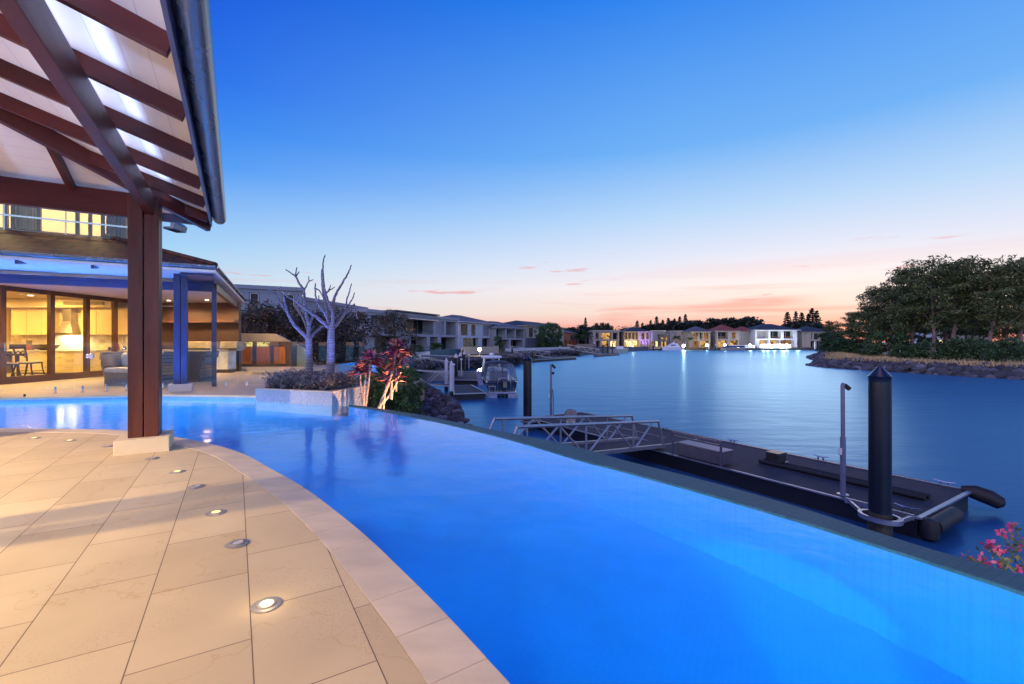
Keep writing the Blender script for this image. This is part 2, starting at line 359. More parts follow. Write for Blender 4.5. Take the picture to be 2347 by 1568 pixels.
# ------------------------------------------------------------------ water and land
def watermat(name, base, rough, b1, s1, ior=1.33):
    m = bpy.data.materials.new(name); m.use_nodes = True; nt = m.node_tree; b = nt.nodes['Principled BSDF']
    b.inputs['Base Color'].default_value = (*base, 1); b.inputs['Roughness'].default_value = rough; b.inputs['IOR'].default_value = ior
    g = nt.nodes.new('ShaderNodeNewGeometry'); mp = nt.nodes.new('ShaderNodeMapping'); mp.inputs['Scale'].default_value = (.55, 1.6, 1)
    nt.links.new(g.outputs['Position'], mp.inputs[0])
    n1 = nt.nodes.new('ShaderNodeTexNoise'); n1.inputs['Scale'].default_value = s1; n1.inputs['Detail'].default_value = 5; nt.links.new(mp.outputs[0], n1.inputs['Vector'])
    bp = nt.nodes.new('ShaderNodeBump'); bp.inputs['Strength'].default_value = b1; bp.inputs['Distance'].default_value = .12
    nt.links.new(n1.outputs[0], bp.inputs['Height']); nt.links.new(bp.outputs[0], b.inputs['Normal']); return m
m_river = bpy.data.materials.new('river_water'); m_river.use_nodes = True; nt = m_river.node_tree; nt.nodes.clear()
g = nt.nodes.new('ShaderNodeNewGeometry'); mp = nt.nodes.new('ShaderNodeMapping'); mp.inputs['Scale'].default_value = (.5, 1.3, 1); nt.links.new(g.outputs['Position'], mp.inputs[0])
n1 = nt.nodes.new('ShaderNodeTexNoise'); n1.inputs['Scale'].default_value = .9; n1.inputs['Detail'].default_value = 6; nt.links.new(mp.outputs[0], n1.inputs['Vector'])
bp = nt.nodes.new('ShaderNodeBump'); bp.inputs['Strength'].default_value = .35; bp.inputs['Distance'].default_value = .1; nt.links.new(n1.outputs[0], bp.inputs['Height'])
df = nt.nodes.new('ShaderNodeBsdfDiffuse'); df.inputs[0].default_value = (.02,.09,.22,1)
gl = nt.nodes.new('ShaderNodeBsdfGlossy'); gl.inputs[0].default_value = (.38,.70,.93,1); gl.inputs['Roughness'].default_value = .30
fr = nt.nodes.new('ShaderNodeFresnel'); fr.inputs[0].default_value = 1.33; mx = nt.nodes.new('ShaderNodeMixShader')
for q in (gl, fr): nt.links.new(bp.outputs[0], q.inputs['Normal'])
n2 = nt.nodes.new('ShaderNodeTexNoise'); n2.inputs['Scale'].default_value = .05; n2.inputs['Detail'].default_value = 3; nt.links.new(mp.outputs[0], n2.inputs['Vector'])
rr = nt.nodes.new('ShaderNodeMapRange'); rr.inputs[3].default_value = .24; rr.inputs[4].default_value = .36; nt.links.new(n2.outputs[0], rr.inputs[0]); nt.links.new(rr.outputs[0], gl.inputs['Roughness'])
nt.links.new(fr.outputs[0], mx.inputs[0]); nt.links.new(df.outputs[0], mx.inputs[1]); nt.links.new(gl.outputs[0], mx.inputs[2])
ou = nt.nodes.new('ShaderNodeOutputMaterial'); nt.links.new(mx.outputs[0], ou.inputs[0])
mb = MB(); mb.quad((-3000,-400,RIV), (3000,-400,RIV), (3000,3500,RIV), (-3000,3500,RIV)); struct(mb.build('river_water', m_river, loc=(0,0,RIV), fix=False))
mb = MB(); mb.quad((-3000,-400,-3.2), (3000,-400,-3.2), (3000,3500,-3.2), (-3000,3500,-3.2)); struct(mb.build('river_bed', m_soil, loc=(0,0,-3.2), fix=False))

leftbank = [(-1.9,10.7), (-2.6,12.5), (-3.9,19.7), (-6.1,25.8), (-9.0,34), (-9,46), (-5.8,53.5), (-.3,62.8), (4,83.7), (15,105), (27,131), (40,155), (52,174), (58,178)]
mb = MB(); mb.prism(leftbank+[(58,1500), (-900,1500), (-900,10.7)], -3.0, -.62); struct(mb.build('left_bank_land', m_soil, loc=(-100,200,-3)))
mb = MB(); mb.prism([(58.01,178), (120,179), (165,182), (400,210), (900,300), (1500,1500), (58.01,1500)], -3.0, -1.0); struct(mb.build('far_bank_land', m_lawn, loc=(100,200,-3)))
# seawalls along the banks
def wallrun(name, pts, th, z0, z1, m):
    mb = MB()
    for a, b in zip(pts[:-1], pts[1:]):
        a = Vector((*a, 0)); b = Vector((*b, 0)); mb.beam(a+Vector((0,0,(z0+z1)/2)), b+Vector((0,0,(z0+z1)/2)), th, z1-z0)
    return struct(mb.build(name, m))
wallrun('seawall', [(-.3,62.8), (4,83.7), (15,105), (27,131), (40,155), (52,174), (58,178)], .5, -2.6, -.55, m_wall)
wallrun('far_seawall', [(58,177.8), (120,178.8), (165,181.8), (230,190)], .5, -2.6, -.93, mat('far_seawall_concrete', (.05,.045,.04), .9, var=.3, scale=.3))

def rocks(name, line, n, r0, zb, zt, wid, seed, label=None):
    rnd = random.Random(seed); mb = MB(); line = dense([(x, y, 0) for x, y in line], 8)
    seg = [(a, b) for a, b in zip(line[:-1], line[1:])]; tot = [(b-a).length for a, b in seg]
    for _ in range(n):
        a, b = rnd.choices(seg, tot)[0]; t = rnd.random(); p = a.lerp(b, t); d = (b-a).normalized(); nrm = Vector((-d.y, d.x, 0))
        k = rnd.random(); c = p+nrm*(k*wid); z = zb+(zt-zb)*k; r = r0*rnd.uniform(.5, 1.35)
        ico = [(0,0,1),(.9,0,.45),(.28,.85,.45),(-.72,.53,.45),(-.72,-.53,.45),(.28,-.85,.45),(.72,.53,-.45),(-.28,.85,-.45),(-.9,0,-.45),(-.28,-.85,-.45),(.72,-.53,-.45),(0,0,-1)]
        fs = [(0,1,2),(0,2,3),(0,3,4),(0,4,5),(0,5,1),(1,6,2),(2,7,3),(3,8,4),(4,9,5),(5,10,1),(6,7,2),(7,8,3),(8,9,4),(9,10,5),(10,6,1),(11,7,6),(11,8,7),(11,9,8),(11,10,9),(11,6,10)]
        rm = Matrix.Rotation(rnd.uniform(0, 6), 3, 'Z') @ Matrix.Rotation(rnd.uniform(-.5, .5), 3, 'X')
        s = (rnd.uniform(.8, 1.4), rnd.uniform(.7, 1.1), rnd.uniform(.45, .8))
        vs = [rm @ Vector((v[0]*s[0]*r*rnd.uniform(.8, 1.15), v[1]*s[1]*r*rnd.uniform(.8, 1.15), v[2]*s[2]*r)) + Vector((c.x, c.y, z)) for v in ico]
        mb.add(vs, fs)
    o = mb.build(name, m_rock, fix=False); tag(o, kind='stuff', label=label, cat='rocks'); return o
# peninsula on the right
pen = [(90,34), (60,34.5), (50,35.5), (43.2,37.2), (40.8,43), (38.9,51), (38.6,57), (40.3,61.8), (45,66), (49,72), (53,80), (60,92), (67,102)]
penl = pen+[(90,112), (140,118), (400,130), (400,34)]
mb = MB(); mb.prism(penl, -3, -1.75); struct(mb.build('peninsula_shore', m_soil))
def inset(poly, d):
    out = []; k = len(poly)
    for i, p in enumerate(poly):
        a = Vector((*poly[max(i-1, 0)], 0)); b = Vector((*poly[min(i+1, k-1)], 0)); t = (b-a).normalized(); n = Vector((t.y, -t.x, 0)); out.append((p[0]+n.x*d, p[1]+n.y*d))
    return out
pin = inset(pen, 2.2)
mb = MB(); mb.prism(pin+[(90,112), (140,118), (400,130), (400,36)], -1.9, -1.0)
struct(mb.build('peninsula_ground', mat('peninsula_grass_ground', (.30,.27,.11), .95, var=.4, scale=.4)))
rocks('riprap_rocks', pen[::-1], 2700, .46, -1.98, -1.0, 2.6, 3, 'dark basalt riprap rocks edging the wooded peninsula')
rocks('bank_rocks', [(-1.6,10), (-2.9,14), (-4.0,19.7), (-6.3,25.8), (-8.6,31)], 900, .19, -2.0, -1.35, -1.5, 4, 'dark riprap rocks on the bank below the timber deck')
mb = MB(); mb.prism([(-3.3,10.69), (-3.15,9.5), (-2.2,8.95), (-1.2,8.4), (-1.0,9), (-1.9,10.7), (-2.6,12.5), (-3.9,19.7), (-6.1,25.8), (-9.0,34), (-12,34), (-10,20), (-9,10.8)], -1.95, -.60); struct(mb.build('garden_bank', m_soil))
rocks('revetment_rocks', [(-9.0,34), (-9,46), (-5.8,53.5), (-.3,62.8)], 700, .38, -2.0, -.75, -2.2, 6, 'brown revetment rocks behind the small docks and piles')
# grass on the peninsula
rnd = random.Random(5); mb = MB(); ln = dense([(x, y, 0) for x, y in pin[1:11]], 8)
for a, b in zip(ln[:-1], ln[1:]):
    d = b-a; nr = Vector((d.y, -d.x, 0)).normalized()
    for _ in range(int(d.length*190)):
        t = rnd.random(); k = rnd.random(); p = a.lerp(b, t)+nr*(k*6.5-.5); h = rnd.uniform(.22, .62)*(1 if k < .4 else .5)*(.75+.5*math.sin(p.x*.9+p.y*.6)**2); w2 = .05
        le = Vector((rnd.gauss(0,.22), rnd.gauss(0,.22), 0)); q = Vector((rnd.gauss(0,1), rnd.gauss(0,1), 0)).normalized()*w2
        mb.add([p-q+Vector((0,0,-1)), p+q+Vector((0,0,-1)), p+le+Vector((0,0,h-1))], [(0,1,2)])
tag(mb.build('dry_grass', m_dry, fix=False), 'tall straw-coloured grass along the top of the riprap', 'grass', kind='stuff')

# ------------------------------------------------------------------ patio, pool
near_px = [(0,981.7),(150,983.5),(287,987),(401,1001.7),(475,1015.7),(551,1037.6),(623,1075.6),(693,1115.5),(760.5,1164.4),(841,1230.6),(938,1323),(1004,1389),(1082,1472),(1170,1568)]
near = [G(x, y) for x, y in near_px]
near_full = dense([Vector((-15.2,10.1,0)), Vector((-13.2,7.8,0)), Vector((-10.2,6.7,0))]+near+[Vector((.52,.85,0)), Vector((.95,.05,0)), Vector((1.25,-1,0)), Vector((1.35,-2.2,0))], 4)
inn_px = [(0,988.5),(267,997),(411,1016),(501,1051.6),(578,1098),(628,1136),(687,1183),(744,1252),(836,1356),(900,1429),(964,1524),(987.6,1568)]
def offs(line, d):
    out = []
    for i, p in enumerate(line):
        t = (line[min(i+1, len(line)-1)]-line[max(i-1, 0)]).normalized(); out.append(p+Vector((t.y, -t.x, 0))*d)
    return out
COPW = .24
inner = offs(near_full, COPW)
patio_poly = [(p.x, p.y) for p in inner]+[(1.1,-6), (-22,-6), (-22,10.1), (-16,10.1)]
mb = MB(); mb.prism(patio_poly, -.3, 0); struct(mb.build('patio_paving', m_pave))
# coping stones with real joints
mb = MB(); acc = 0; cur = [near_full[0]]; blocks = []
fine = dense(near_full, 3)
cur = [fine[0]]; 
for p in fine[1:]:
    cur.append(p); acc += (cur[-1]-cur[-2]).length
    if acc >= .31: blocks.append(cur); cur = [p]; acc = 0
for bl in blocks:
    t0 = (bl[1]-bl[0]).normalized()*.0018; t1 = (bl[-1]-bl[-2]).normalized()*.0018
    q = list(bl); q[0] = q[0]+t0; q[-1] = q[-1]-t1
    o2 = [p.copy() for p in q]; i2 = []
    for i, p in enumerate(q):
        t = (q[min(i+1, len(q)-1)]-q[max(i-1, 0)]).normalized(); i2.append(p+Vector((t.y, -t.x, 0))*(COPW-.003))
    mb.prism([(p.x, p.y) for p in o2]+[(p.x, p.y) for p in i2[::-1]], -.045, .002)
struct(mb.build('pool_coping', m_cope, bevel=.002))
mb = MB(); so_ = offs(near_full, .02); si_ = offs(near_full, COPW-.001)
mb.prism([(p.x, p.y) for p in so_]+[(p.x, p.y) for p in si_[::-1]], -1.5, -.046)
struct(mb.build('pool_side_wall', m_basin))
# weir (infinity) edge
wi_px = [(799,931),(858,939),(966,959),(1024,970.7),(1163.8,1004.4),(1326.4,1052),(1404,1067.6+4),(1535.5,1106.9),(1605,1121.8+4),(1806,1184),(2006.8,1246.3),(2207.6,1310.6),(2347,1356.7)]
wo_px = [(799,927),(858,934.5),(966,951),(1024,963),(1163.8,991.6),(1294,1017),(1442.6,1057.8),(1589,1093.7),(1806,1154),(1986.7,1212),(2147,1262),(2347,1318.6)]
WZ = POOLZ+.012
wi = [G(x, y, WZ) for x, y in wi_px]+[Vector((2.85,1.75,WZ)), Vector((3.2,.6,WZ)), Vector((3.35,-2.2,WZ))]
wo_ = [G(x, y, WZ) for x, y in wo_px]+[Vector((3.15,1.9,WZ)), Vector((3.5,.6,WZ)), Vector((3.65,-2.2,WZ))]
wi = dense(wi, 3); wo_ = dense(wo_, 3)
weir_top = [(p.x, p.y) for p in wi]+[(p.x, p.y) for p in wo_[::-1]]
mb = MB(); mb.prism(weir_top, WZ-.05, WZ); struct(mb.build('weir_edge', m_weir, bevel=.004))
mb = MB(); wi2 = offs(wi, -.03) ; mb.prism([(p.x, p.y) for p in wi2]+[(p.x, p.y) for p in wo_[::-1]], -2.6, WZ-.0505); struct(mb.build('pool_outer_wall', m_basin))
# far edge of the pool and the far terrace
far_px = [(0,913),(200,908.5),(373,905),(586,907)]
far = dense([Vector((-15.2,10.1,0)), Vector((-13.2,9.75,0))]+[G(x, y) for x, y in far_px], 4)
A = G(586,920.4,POOLZ); B = G(761,930,POOLZ); Cc = Vector((B.x+.33, B.y+1.15, 0)); Dd = Vector((A.x-.15, A.y+1.9, 0))
terr = [(p.x, p.y) for p in far]+[(A.x, far[-1].y), (Dd.x+.1, Dd.y), (-4.9,12.2), (-6.6,20), (-9.5,34), (-45,34), (-45,9.9), (-16,9.9)]
mb = MB(); mb.prism(terr, -.32, 0); struct(mb.build('terrace_paving', mat('terrace_paving', (.50,.41,.31), .5, var=.08, scale=2)))
mb = MB(); fw = [Vector((p.x, p.y, 0)) for p in far]+[Vector((A.x+.2, far[-1].y-.02, 0))]
mb.prism([(p.x, p.y-.012) for p in fw]+[(p.x, p.y+.35) for p in fw[::-1]], -1.5, -.04)
m_band = brickmat('light_blue_waterline_tile', (.12,.38,.62), (.08,.30,.55), (.20,.40,.55), .03, .03, .003, rot=(R(90),0,0), offset=0, bump=.2, rough=.25, world=True)
struct(mb.build('pool_far_wall', m_band))
mb = MB(); mb.prism([(p.x, p.y-.03) for p in fw]+[(p.x, p.y+.22) for p in fw[::-1]], -.038, .004); struct(mb.build('far_coping', m_cope, bevel=.004))
# pool floor and water
pool_poly = [(p.x, p.y) for p in offs(near_full, .06)]+[(1.4,-2.3), (3.4,-2.3)]+[(p.x, p.y) for p in wi[::-1]]+[(B.x, B.y+.1), (A.x, A.y+.05)]+[(p.x, p.y+.02) for p in far[::-1]]
mb = MB(); mb.prism([(p.x, p.y) for p in offs(near_full, .2)]+[(1.4,-2.3), (3.6,-2.3), (3.6,.6), (3.2,2), (2.6,3)]+[(p.x+.1, p.y+.1) for p in wi[::-1][10:]]+[(B.x, B.y+.1), (A.x, A.y+.05)]+[(p.x, p.y+.2) for p in far[::-1]], -1.55, -1.35)
struct(mb.build('pool_floor', m_basin))
mw = bpy.data.materials.new('pool_water'); mw.use_nodes = True; nt = mw.node_tree; b = nt.nodes['Principled BSDF']
b.inputs['Base Color'].default_value = (.55,.86,1,1); b.inputs['Transmission Weight'].default_value = 1; b.inputs['IOR'].default_value = 1.33; b.inputs['Roughness'].default_value = .11
g = nt.nodes.new('ShaderNodeNewGeometry'); mp = nt.nodes.new('ShaderNodeMapping'); mp.inputs['Scale'].default_value = (1, 1, 1); mp.inputs['Rotation'].default_value = (0,0,R(20))
nt.links.new(g.outputs['Position'], mp.inputs[0])
n1 = nt.nodes.new('ShaderNodeTexNoise'); n1.inputs['Scale'].default_value = 3.2; n1.inputs['Detail'].default_value = 3; nt.links.new(mp.outputs[0], n1.inputs['Vector'])
bp = nt.nodes.new('ShaderNodeBump'); bp.inputs['Strength'].default_value = .16; bp.inputs['Distance'].default_value = .04
nt.links.new(n1.outputs[0], bp.inputs['Height']); nt.links.new(bp.outputs[0], b.inputs['Normal'])
mb = MB(); mb.add([(x, y, POOLZ) for x, y in pool_poly], [tuple(range(len(pool_poly)))])
pw = mb.build('pool_water', mw, loc=(0,4,POOLZ), fix=False); struct(pw)
bm = bmesh.new(); bm.from_mesh(pw.data); bm.faces.ensure_lookup_table()
for f in bm.faces:
    if f.normal.z < 0: f.normal_flip()
bm.to_mesh(pw.data); bm.free()
# underwater lamps in the side of the pool facing the weir
def poollight(x, y, tgt, en, label, cold=(.45,.78,1)):
    p = Vector((x, y, -.62)); t = Vector(tgt); d = (t-p).normalized()
    th = thing('pool_light', label, 'pool light', p, 'round underwater pool lights'); mb = MB()
    mb.tube([p-d*.05, p+d*.005], .11, 20); mb.build('lamp_housing', m_steel, th)
    mb = MB(); mb.tube([p+d*.006, p+d*.014], .085, 20); mb.build('lens', emit('pool_lamp_lens', (.6,.85,1), 4), th)
    lamp('pool_lamp', 'SPOT', p+d*.06, en, cold, .09, t, th, cone=150, blend=.6)
for i, (x, y, tx, ty, en) in enumerate([(1.32,-.5,3.2,1.2,310), (.2,1.75,2.6,2.9,310), (-.9,3.1,1.2,4.8,350), (-2.05,4.4,-.6,6.9,300), (-3.3,5.55,-2.4,8.6,300), (-5.8,6.5,-6.5,9.6,1500), (-8.2,6.55,-8.6,9.9,2400), (-10.8,7.1,-11.2,9.8,2400)]):
    poollight(x, y, (tx, ty, -.75), en, ['underwater light behind the right edge of view in the pool side wall','underwater light in the pool side wall beside the nearest coping','underwater light below the coping opposite the pontoon','underwater light below the coping opposite the gangway','underwater light below the coping opposite the planter','underwater light beside the gazebo post in the pool wall','underwater light in the pool wall left of the gazebo post','underwater light at the far left end of the pool wall'][i])
p = Vector((1.28,-.15,-.7)); th = thing('pool_light', 'added narrow underwater spotlight for the pale streak at the foot of the infinity-edge wall', 'pool light', p, 'round underwater pool lights'); t = Vector((2.0,3.15,-1.3)); d = (t-p).normalized()
mb = MB(); mb.tube([p-d*.05, p], .06, 16); mb.build('lamp_housing', m_steel, th); lamp('pool_lamp', 'SPOT', p+d*.03, 700, (.62,.86,1), .04, t, th, cone=20, blend=1.0)  # extra lamp, added to make the pale streak along the wall foot
m_disc = mat('weathered_steel_disc', (.30,.28,.27), .55, metal=.5, var=.15)
# lights let into the paving
spots = [(77.9,1004.9,1),(159.7,1010.5,1),(248,1022.9,0),(349,1051,0),(406,1082,1),(450,1116,0),(495,1176,1),(543.8,1247,0),(611,1387,2)]
names = ['leftmost','second from left','half hidden behind the post plinth','just in front of the post plinth','glowing, third in front of the plinth','unlit, between two glowing ones','glowing, third nearest the camera','unlit, second nearest the camera','brightest and nearest the camera']
for (x, y, on), nm in zip(spots, names):
    p = G(x, y); th = thing('ground_light', 'round steel paving light, '+nm, 'ground light', p, 'round steel lights set in the patio paving')
    mb = MB(); mb.lathe(p, [(.062,.0), (.066,.003), (.060,.005), (.040,.0055)], 28); mb.build('flange', m_disc, th, smooth=True)
    mb = MB(); mb.lathe(p, [(.041,.005), (.041,.009), (.036,.011), (.029,.011), (.027,.007)], 28); mb.build('bezel', m_disc, th, smooth=True)
    lens = [m_dglass, emit('paving_lamp_dim', (1,.62,.2), 3), emit('paving_lamp_bright', (1,.66,.22), 14)][on]
    if on == 0: lens = mat('frosted_lens', (.45,.42,.40), .3, var=.05)
    mb = MB(); mb.lathe(p, [(.0275,.006), (.026,.009), (.012,.010)], 24); mb.build('lens', lens, th, smooth=True)
    if on: lamp('paving_lamp', 'POINT', p+Vector((0,0,.05)), [0,.10,.4][on], (1,.75,.35), .02, parent=th)

# ------------------------------------------------------------------ gazebo
PC = US(-.862, 6.47); gz = thing('gazebo', 'large open timber gazebo with white boarded ceiling and steel gutter over the patio', 'gazebo', (PC.x, PC.y, 0))
BZ = 2.6; BH = .22; Um = -.812; PU = (-.862, -5.6)
posts = [(-.862,6.47), (-.862,.2), (-5.6,6.47), (-5.6,4.15), (-5.6,.2)]
for u, s in posts:
    mb = MB(); c = US(u, s); mb.obox((c.x, c.y, .08), (.235,.235,.08), (pv.x, pv.y)); mb.build('plinth', m_render, gz, bevel=.004)
    for a, bq in ((-1,-1),(1,-1),(-1,1),(1,1)):
        c = US(u+a*.070, s+bq*.070); mb = MB(); mb.obox((c.x, c.y, .16+(BZ+.2-.16)/2), (.064,.064,(BZ+.2-.16)/2), (pv.x, pv.y)); mb.build('post', m_wood, gz, bevel=.004)
# beams
def bm_(u0, s0, u1, s1, z0, h, wd=.08, m=None, nm='beam'):
    mb = MB(); mb.beam(US(u0, s0, z0+h/2), US(u1, s1, z0+h/2), wd, h); return mb.build(nm, m or m_woodh, gz, bevel=.004)
bm_(Um,-.1,Um,6.56,BZ,BH); bm_(-5.6,-.1,-5.6,6.7,BZ,BH); bm_(-5.75,6.61,-.83,6.61,BZ,.27); bm_(-5.75,.2,-.96,.2,BZ,.22)
RZ = CAMZ+1.468; SL = .325; UT = -.285; SF = 7.0; SN = -1.2; UR = -3.25
def rz(u): return RZ+SL*(UT-u)      # underside of the rafters
ss = [-.75, -.02, .72, 1.44, 2.15, 2.93, 3.73, 4.5, 5.32, 6.03, 6.74]
for s in ss:
    ue = max(UR, -(6.55-s)-.86) if s > 3.9 else UR    # jack rafters stop on the hip
    hipu = -.862-(SF-.55-s); ue = max(UR, hipu)
    if ue > -.9: ue = -.9
    mb = MB(); mb.beam(US(UT, s, RZ+.06), US(ue, s, rz(ue)+.06), .045, .115); mb.build('rafter', m_woodh, gz, bevel=.003)
    if s < 4.2:
        mb = MB(); mb.beam(US(2*UR-UT, s, RZ+.06), US(UR, s, rz(UR)+.06), .045, .115); mb.build('rafter', m_woodh, gz, bevel=.003)
hipn = SF-(UT-UR)      # s where the hip meets the ridge
mb = MB(); mb.beam(US(UT, SF, RZ+.03), US(UR, hipn, rz(UR)+.03), .06, .17); mb.build('hip_rafter', m_woodh, gz, bevel=.003)
mb = MB(); mb.beam(US(2*UR-UT, SF, RZ+.03), US(UR, hipn, rz(UR)+.03), .06, .17); mb.build('hip_rafter', m_woodh, gz, bevel=.003)
mb = MB(); mb.beam(US(UR, hipn, rz(UR)+.04), US(UR, SN, rz(UR)+.04), .05, .2); mb.build('ridge_board', m_woodh, gz)
for u in (-2.15, -1.5, -4.9, -4.0):      # rafters of the far hip end
    k = UT-u if u > UR else u-(2*UR-UT)
    mb = MB(); mb.beam(US(u, SF, RZ+.06), US(u, SF-k, RZ+SL*k+.06), .045, .115); mb.build('rafter', m_woodh, gz, bevel=.003)
# boarded ceiling: thin boards parallel to each eave
LZ = .119
mcb = brickmat('white_ceiling_boards', (.80,.79,.77), (.78,.77,.75), (.55,.54,.55), 60, .14, .002, rot=-rotA, offset=.5, bump=.25, world=True, var=.03)
mcb2 = brickmat('white_hip_end_boards', (.80,.79,.77), (.78,.77,.75), (.55,.54,.55), 60, .14, .002, rot=-rotA+R(90), offset=.5, bump=.25, world=True, var=.03)
def slab(pts, th, nm, m): mb = MB(); mb.vprism(pts, (0,0,th)); return mb.build(nm, m, gz)
UL = 2*UR-UT
slab([US(UT,SF,RZ+LZ), US(UT,SN,RZ+LZ), US(UR,SN,rz(UR)+LZ), US(UR,hipn,rz(UR)+LZ)], .02, 'ceiling_boards', mcb)
slab([US(UL,SF,RZ+LZ), US(UL,SN,RZ+LZ), US(UR,SN,rz(UR)+LZ), US(UR,hipn,rz(UR)+LZ)], .02, 'ceiling_boards', mcb)
slab([US(UT,SF,RZ+LZ), US(UL,SF,RZ+LZ), US(UR,hipn,rz(UR)+LZ)], .02, 'ceiling_boards', mcb2)
for P in ([US(UT+.03,SF+.03,RZ+LZ+.02), US(UT+.03,SN,RZ+LZ+.02), US(UR,SN,rz(UR)+LZ+.03), US(UR,hipn,rz(UR)+LZ+.03)],
          [US(UL-.03,SF+.03,RZ+LZ+.02), US(UL-.03,SN,RZ+LZ+.02), US(UR,SN,rz(UR)+LZ+.03), US(UR,hipn,rz(UR)+LZ+.03)],
          [US(UT+.03,SF+.03,RZ+LZ+.02), US(UL-.03,SF+.03,RZ+LZ+.02), US(UR,hipn,rz(UR)+LZ+.03)]):
    slab(P, .05, 'roof', m_roofd)
# fascia and half-round gutter
mb = MB(); mb.beam(US(UT+.014,SN,RZ+.10), US(UT+.014,SF,RZ+.10), .022, .17); mb.build('fascia', m_navy, gz)
mb = MB(); mb.beam(US(UT,SF+.014,RZ+.10), US(UL,SF+.014,RZ+.10), .022, .17); mb.build('fascia', m_navy, gz)
mb = MB(); gc = []; n = 14
def gutter(mb, p, q, out, r=.075):
    d = (q-p).normalized(); prof = [(math.cos(math.pi+math.pi*i/n)*r, math.sin(math.pi+math.pi*i/n)*r*1.1) for i in range(n+1)]
    prof = [(-r, .035)]+prof+[(r, .02), (r-.012, .02), (r-.012, .0)]+[(math.cos(-math.pi*i/n)*(r-.006), math.sin(-math.pi*i/n)*(r-.006)) for i in range(n+1)]+[(-r+.004, .035)]
    k = len(prof); vs = []
    for e in (p, q):
        for a, z in prof: vs.append(e+out*a+Vector((0,0,z)))
    mb.add(vs, [(i, (i+1)%k, k+(i+1)%k, k+i) for i in range(k)]+[tuple(range(k)), tuple(range(k, 2*k))])
gutter(mb, US(UT+.105,SN,RZ+.145), US(UT+.105,SF+.04,RZ+.145), pv); mb.build('gutter', m_gutter, gz, smooth=True)
# warm lights under the gazebo roof and on an added side wall
def spotlight(p, tgt, en, label, colr=(1,.66,.36), cone=120, size=.12, name='downlight', group=None, cat='lamp', host=m_white):
    lr = .018 if 'pool_edge' in name or 'garden' in name else .04
    p = Vector(p); t = Vector(tgt); d = (t-p).normalized()
    th = thing(name, label, cat, p, group); mb = MB(); mb.tube([p-d*.05, p], lr*1.25, 16); mb.build('lamp_housing', host, th)
    mb = MB(); mb.tube([p+d*.001, p+d*.004], lr, 16); mb.build('lens', emit('lamp_lens_%s' % ('b' if colr[2] > .6 else 'w'), (.5,.6,1) if colr[2] > .6 else (1,.8,.5), 1.2), th)
    lamp('spot_lamp', 'SPOT', p+d*.02, en, colr, size, t, th, cone=cone, blend=.7); return th
WARM = (1,.60,.27)
wl = spotlight(US(-8.8,4.15,2.45), US(-2.5,4.2,0), 8700, 'warm floodlight with an added visor on the side wall left of the gazebo', (1,.68,.32), 110, .03, 'wall_floodlight')
mb = MB(); q0 = US(-8.42,4.15-.8,2.58); q1 = US(-8.42,4.15+.8,2.58); mb.beam(q0, q1, .02, .46); mb.beam(US(-8.6,3.4,2.82), US(-8.6,4.9,2.82), .5, .02); mb.build('visor', m_black, wl)  # plate added to cut the beam off beyond the patio
WARM = (1,.73,.42)
spotlight(US(-2.6,1.0,3.36), US(-2.0,1.8,0), 330, 'warm downlight under the near end of the gazebo roof', WARM, 104, .2)
spotlight(US(-2.9,4.3,3.46), US(-2.6,4.6,0), 270, 'warm downlight under the middle of the gazebo roof', WARM, 104, .2)
spotlight(US(-.2,-1.1,2.64), US(.1,.9,0), 250, 'warm downlight behind the camera at the patio edge', (1,.72,.5), 72, .25)
mb = MB(); mb.beam(US(-9.15,2.2,1.6), US(-9.15,6.4,1.6), .2, 3.2); tag(mb.build('side_wall', m_render), 'cream rendered side wall added left of the gazebo, carrying the floodlight', 'wall')  # unseen wall, added to carry the floodlight
mb = MB(); mb.beam(US(-9.05,4.15,2.45), US(-8.84,4.15,2.45), .04, .04); mb.build('arm', m_black, wl)
COOL = (.42,.53,1)
for u, s_, tu, ts, en, lb in ((-.6,.3,-2.2,3.4,430,'added cool uplight on the near gazebo post washing the ceiling'), (-5.38,4.15,-1.6,4.6,430,'added cool uplight on the middle gazebo post washing the ceiling')):
    spotlight(US(u,s_,2.0), US(tu,ts,3.2), en, lb, COOL, 130, .12, 'uplight', None, 'lamp', m_black)  # lamps added to brighten the ceiling boards with cool light
mb = MB(); mb.beam(US(-.80,-.1,BZ+BH+.012), US(-.80,6.5,BZ+BH+.012), .02, .018); mb.build('strip_light', emit('cool_strip', (.5,.62,1), 3), gz)
for a_, b_ in zip(ss[:-1], ss[1:]):
    for u in (-.66, -.93):
        lo = lamp('strip_lamp', 'AREA', US(u,(a_+b_)/2,BZ+BH+.02), .6 if u > -.8 else 1.2, (.45,.55,1), .5, US(u-.02,(a_+b_)/2,5), gz); lo.data.shape = 'RECTANGLE'; lo.data.size = .05; lo.data.size_y = (b_-a_)*.8
        lo.rotation_euler = (math.pi, 0, math.atan2(dv.y, dv.x)-math.pi/2)
BLUE = (.03,.19,1)
for x, y, tx, ty, tz, en, lb in ((-10.6,9.9,-11.2,11,2.9,750,'added blue lamp for the pool glow, far edge below the left verandah gutter'), (-8.3,9.9,-8.0,11.4,2.6,220,'added blue lamp for the pool glow, far edge before the big blue post')):
    spotlight((x,y,.06), (tx,ty,tz), en, lb, BLUE, 110, .1, 'pool_edge_fill', 'added blue lamps along the far pool edge', 'lamp', m_black)  # added lamps, standing in for the pool's blue glow on the house
spotlight(US(-.2,6.0,-.03), US(-.75,6.47,2.6), 40, 'added blue lamp for the pool glow on the gazebo post', BLUE, 60, .05, 'pool_edge_fill', None, 'lamp', m_black)  # added lamp, standing in for the pool's blue glow on the post
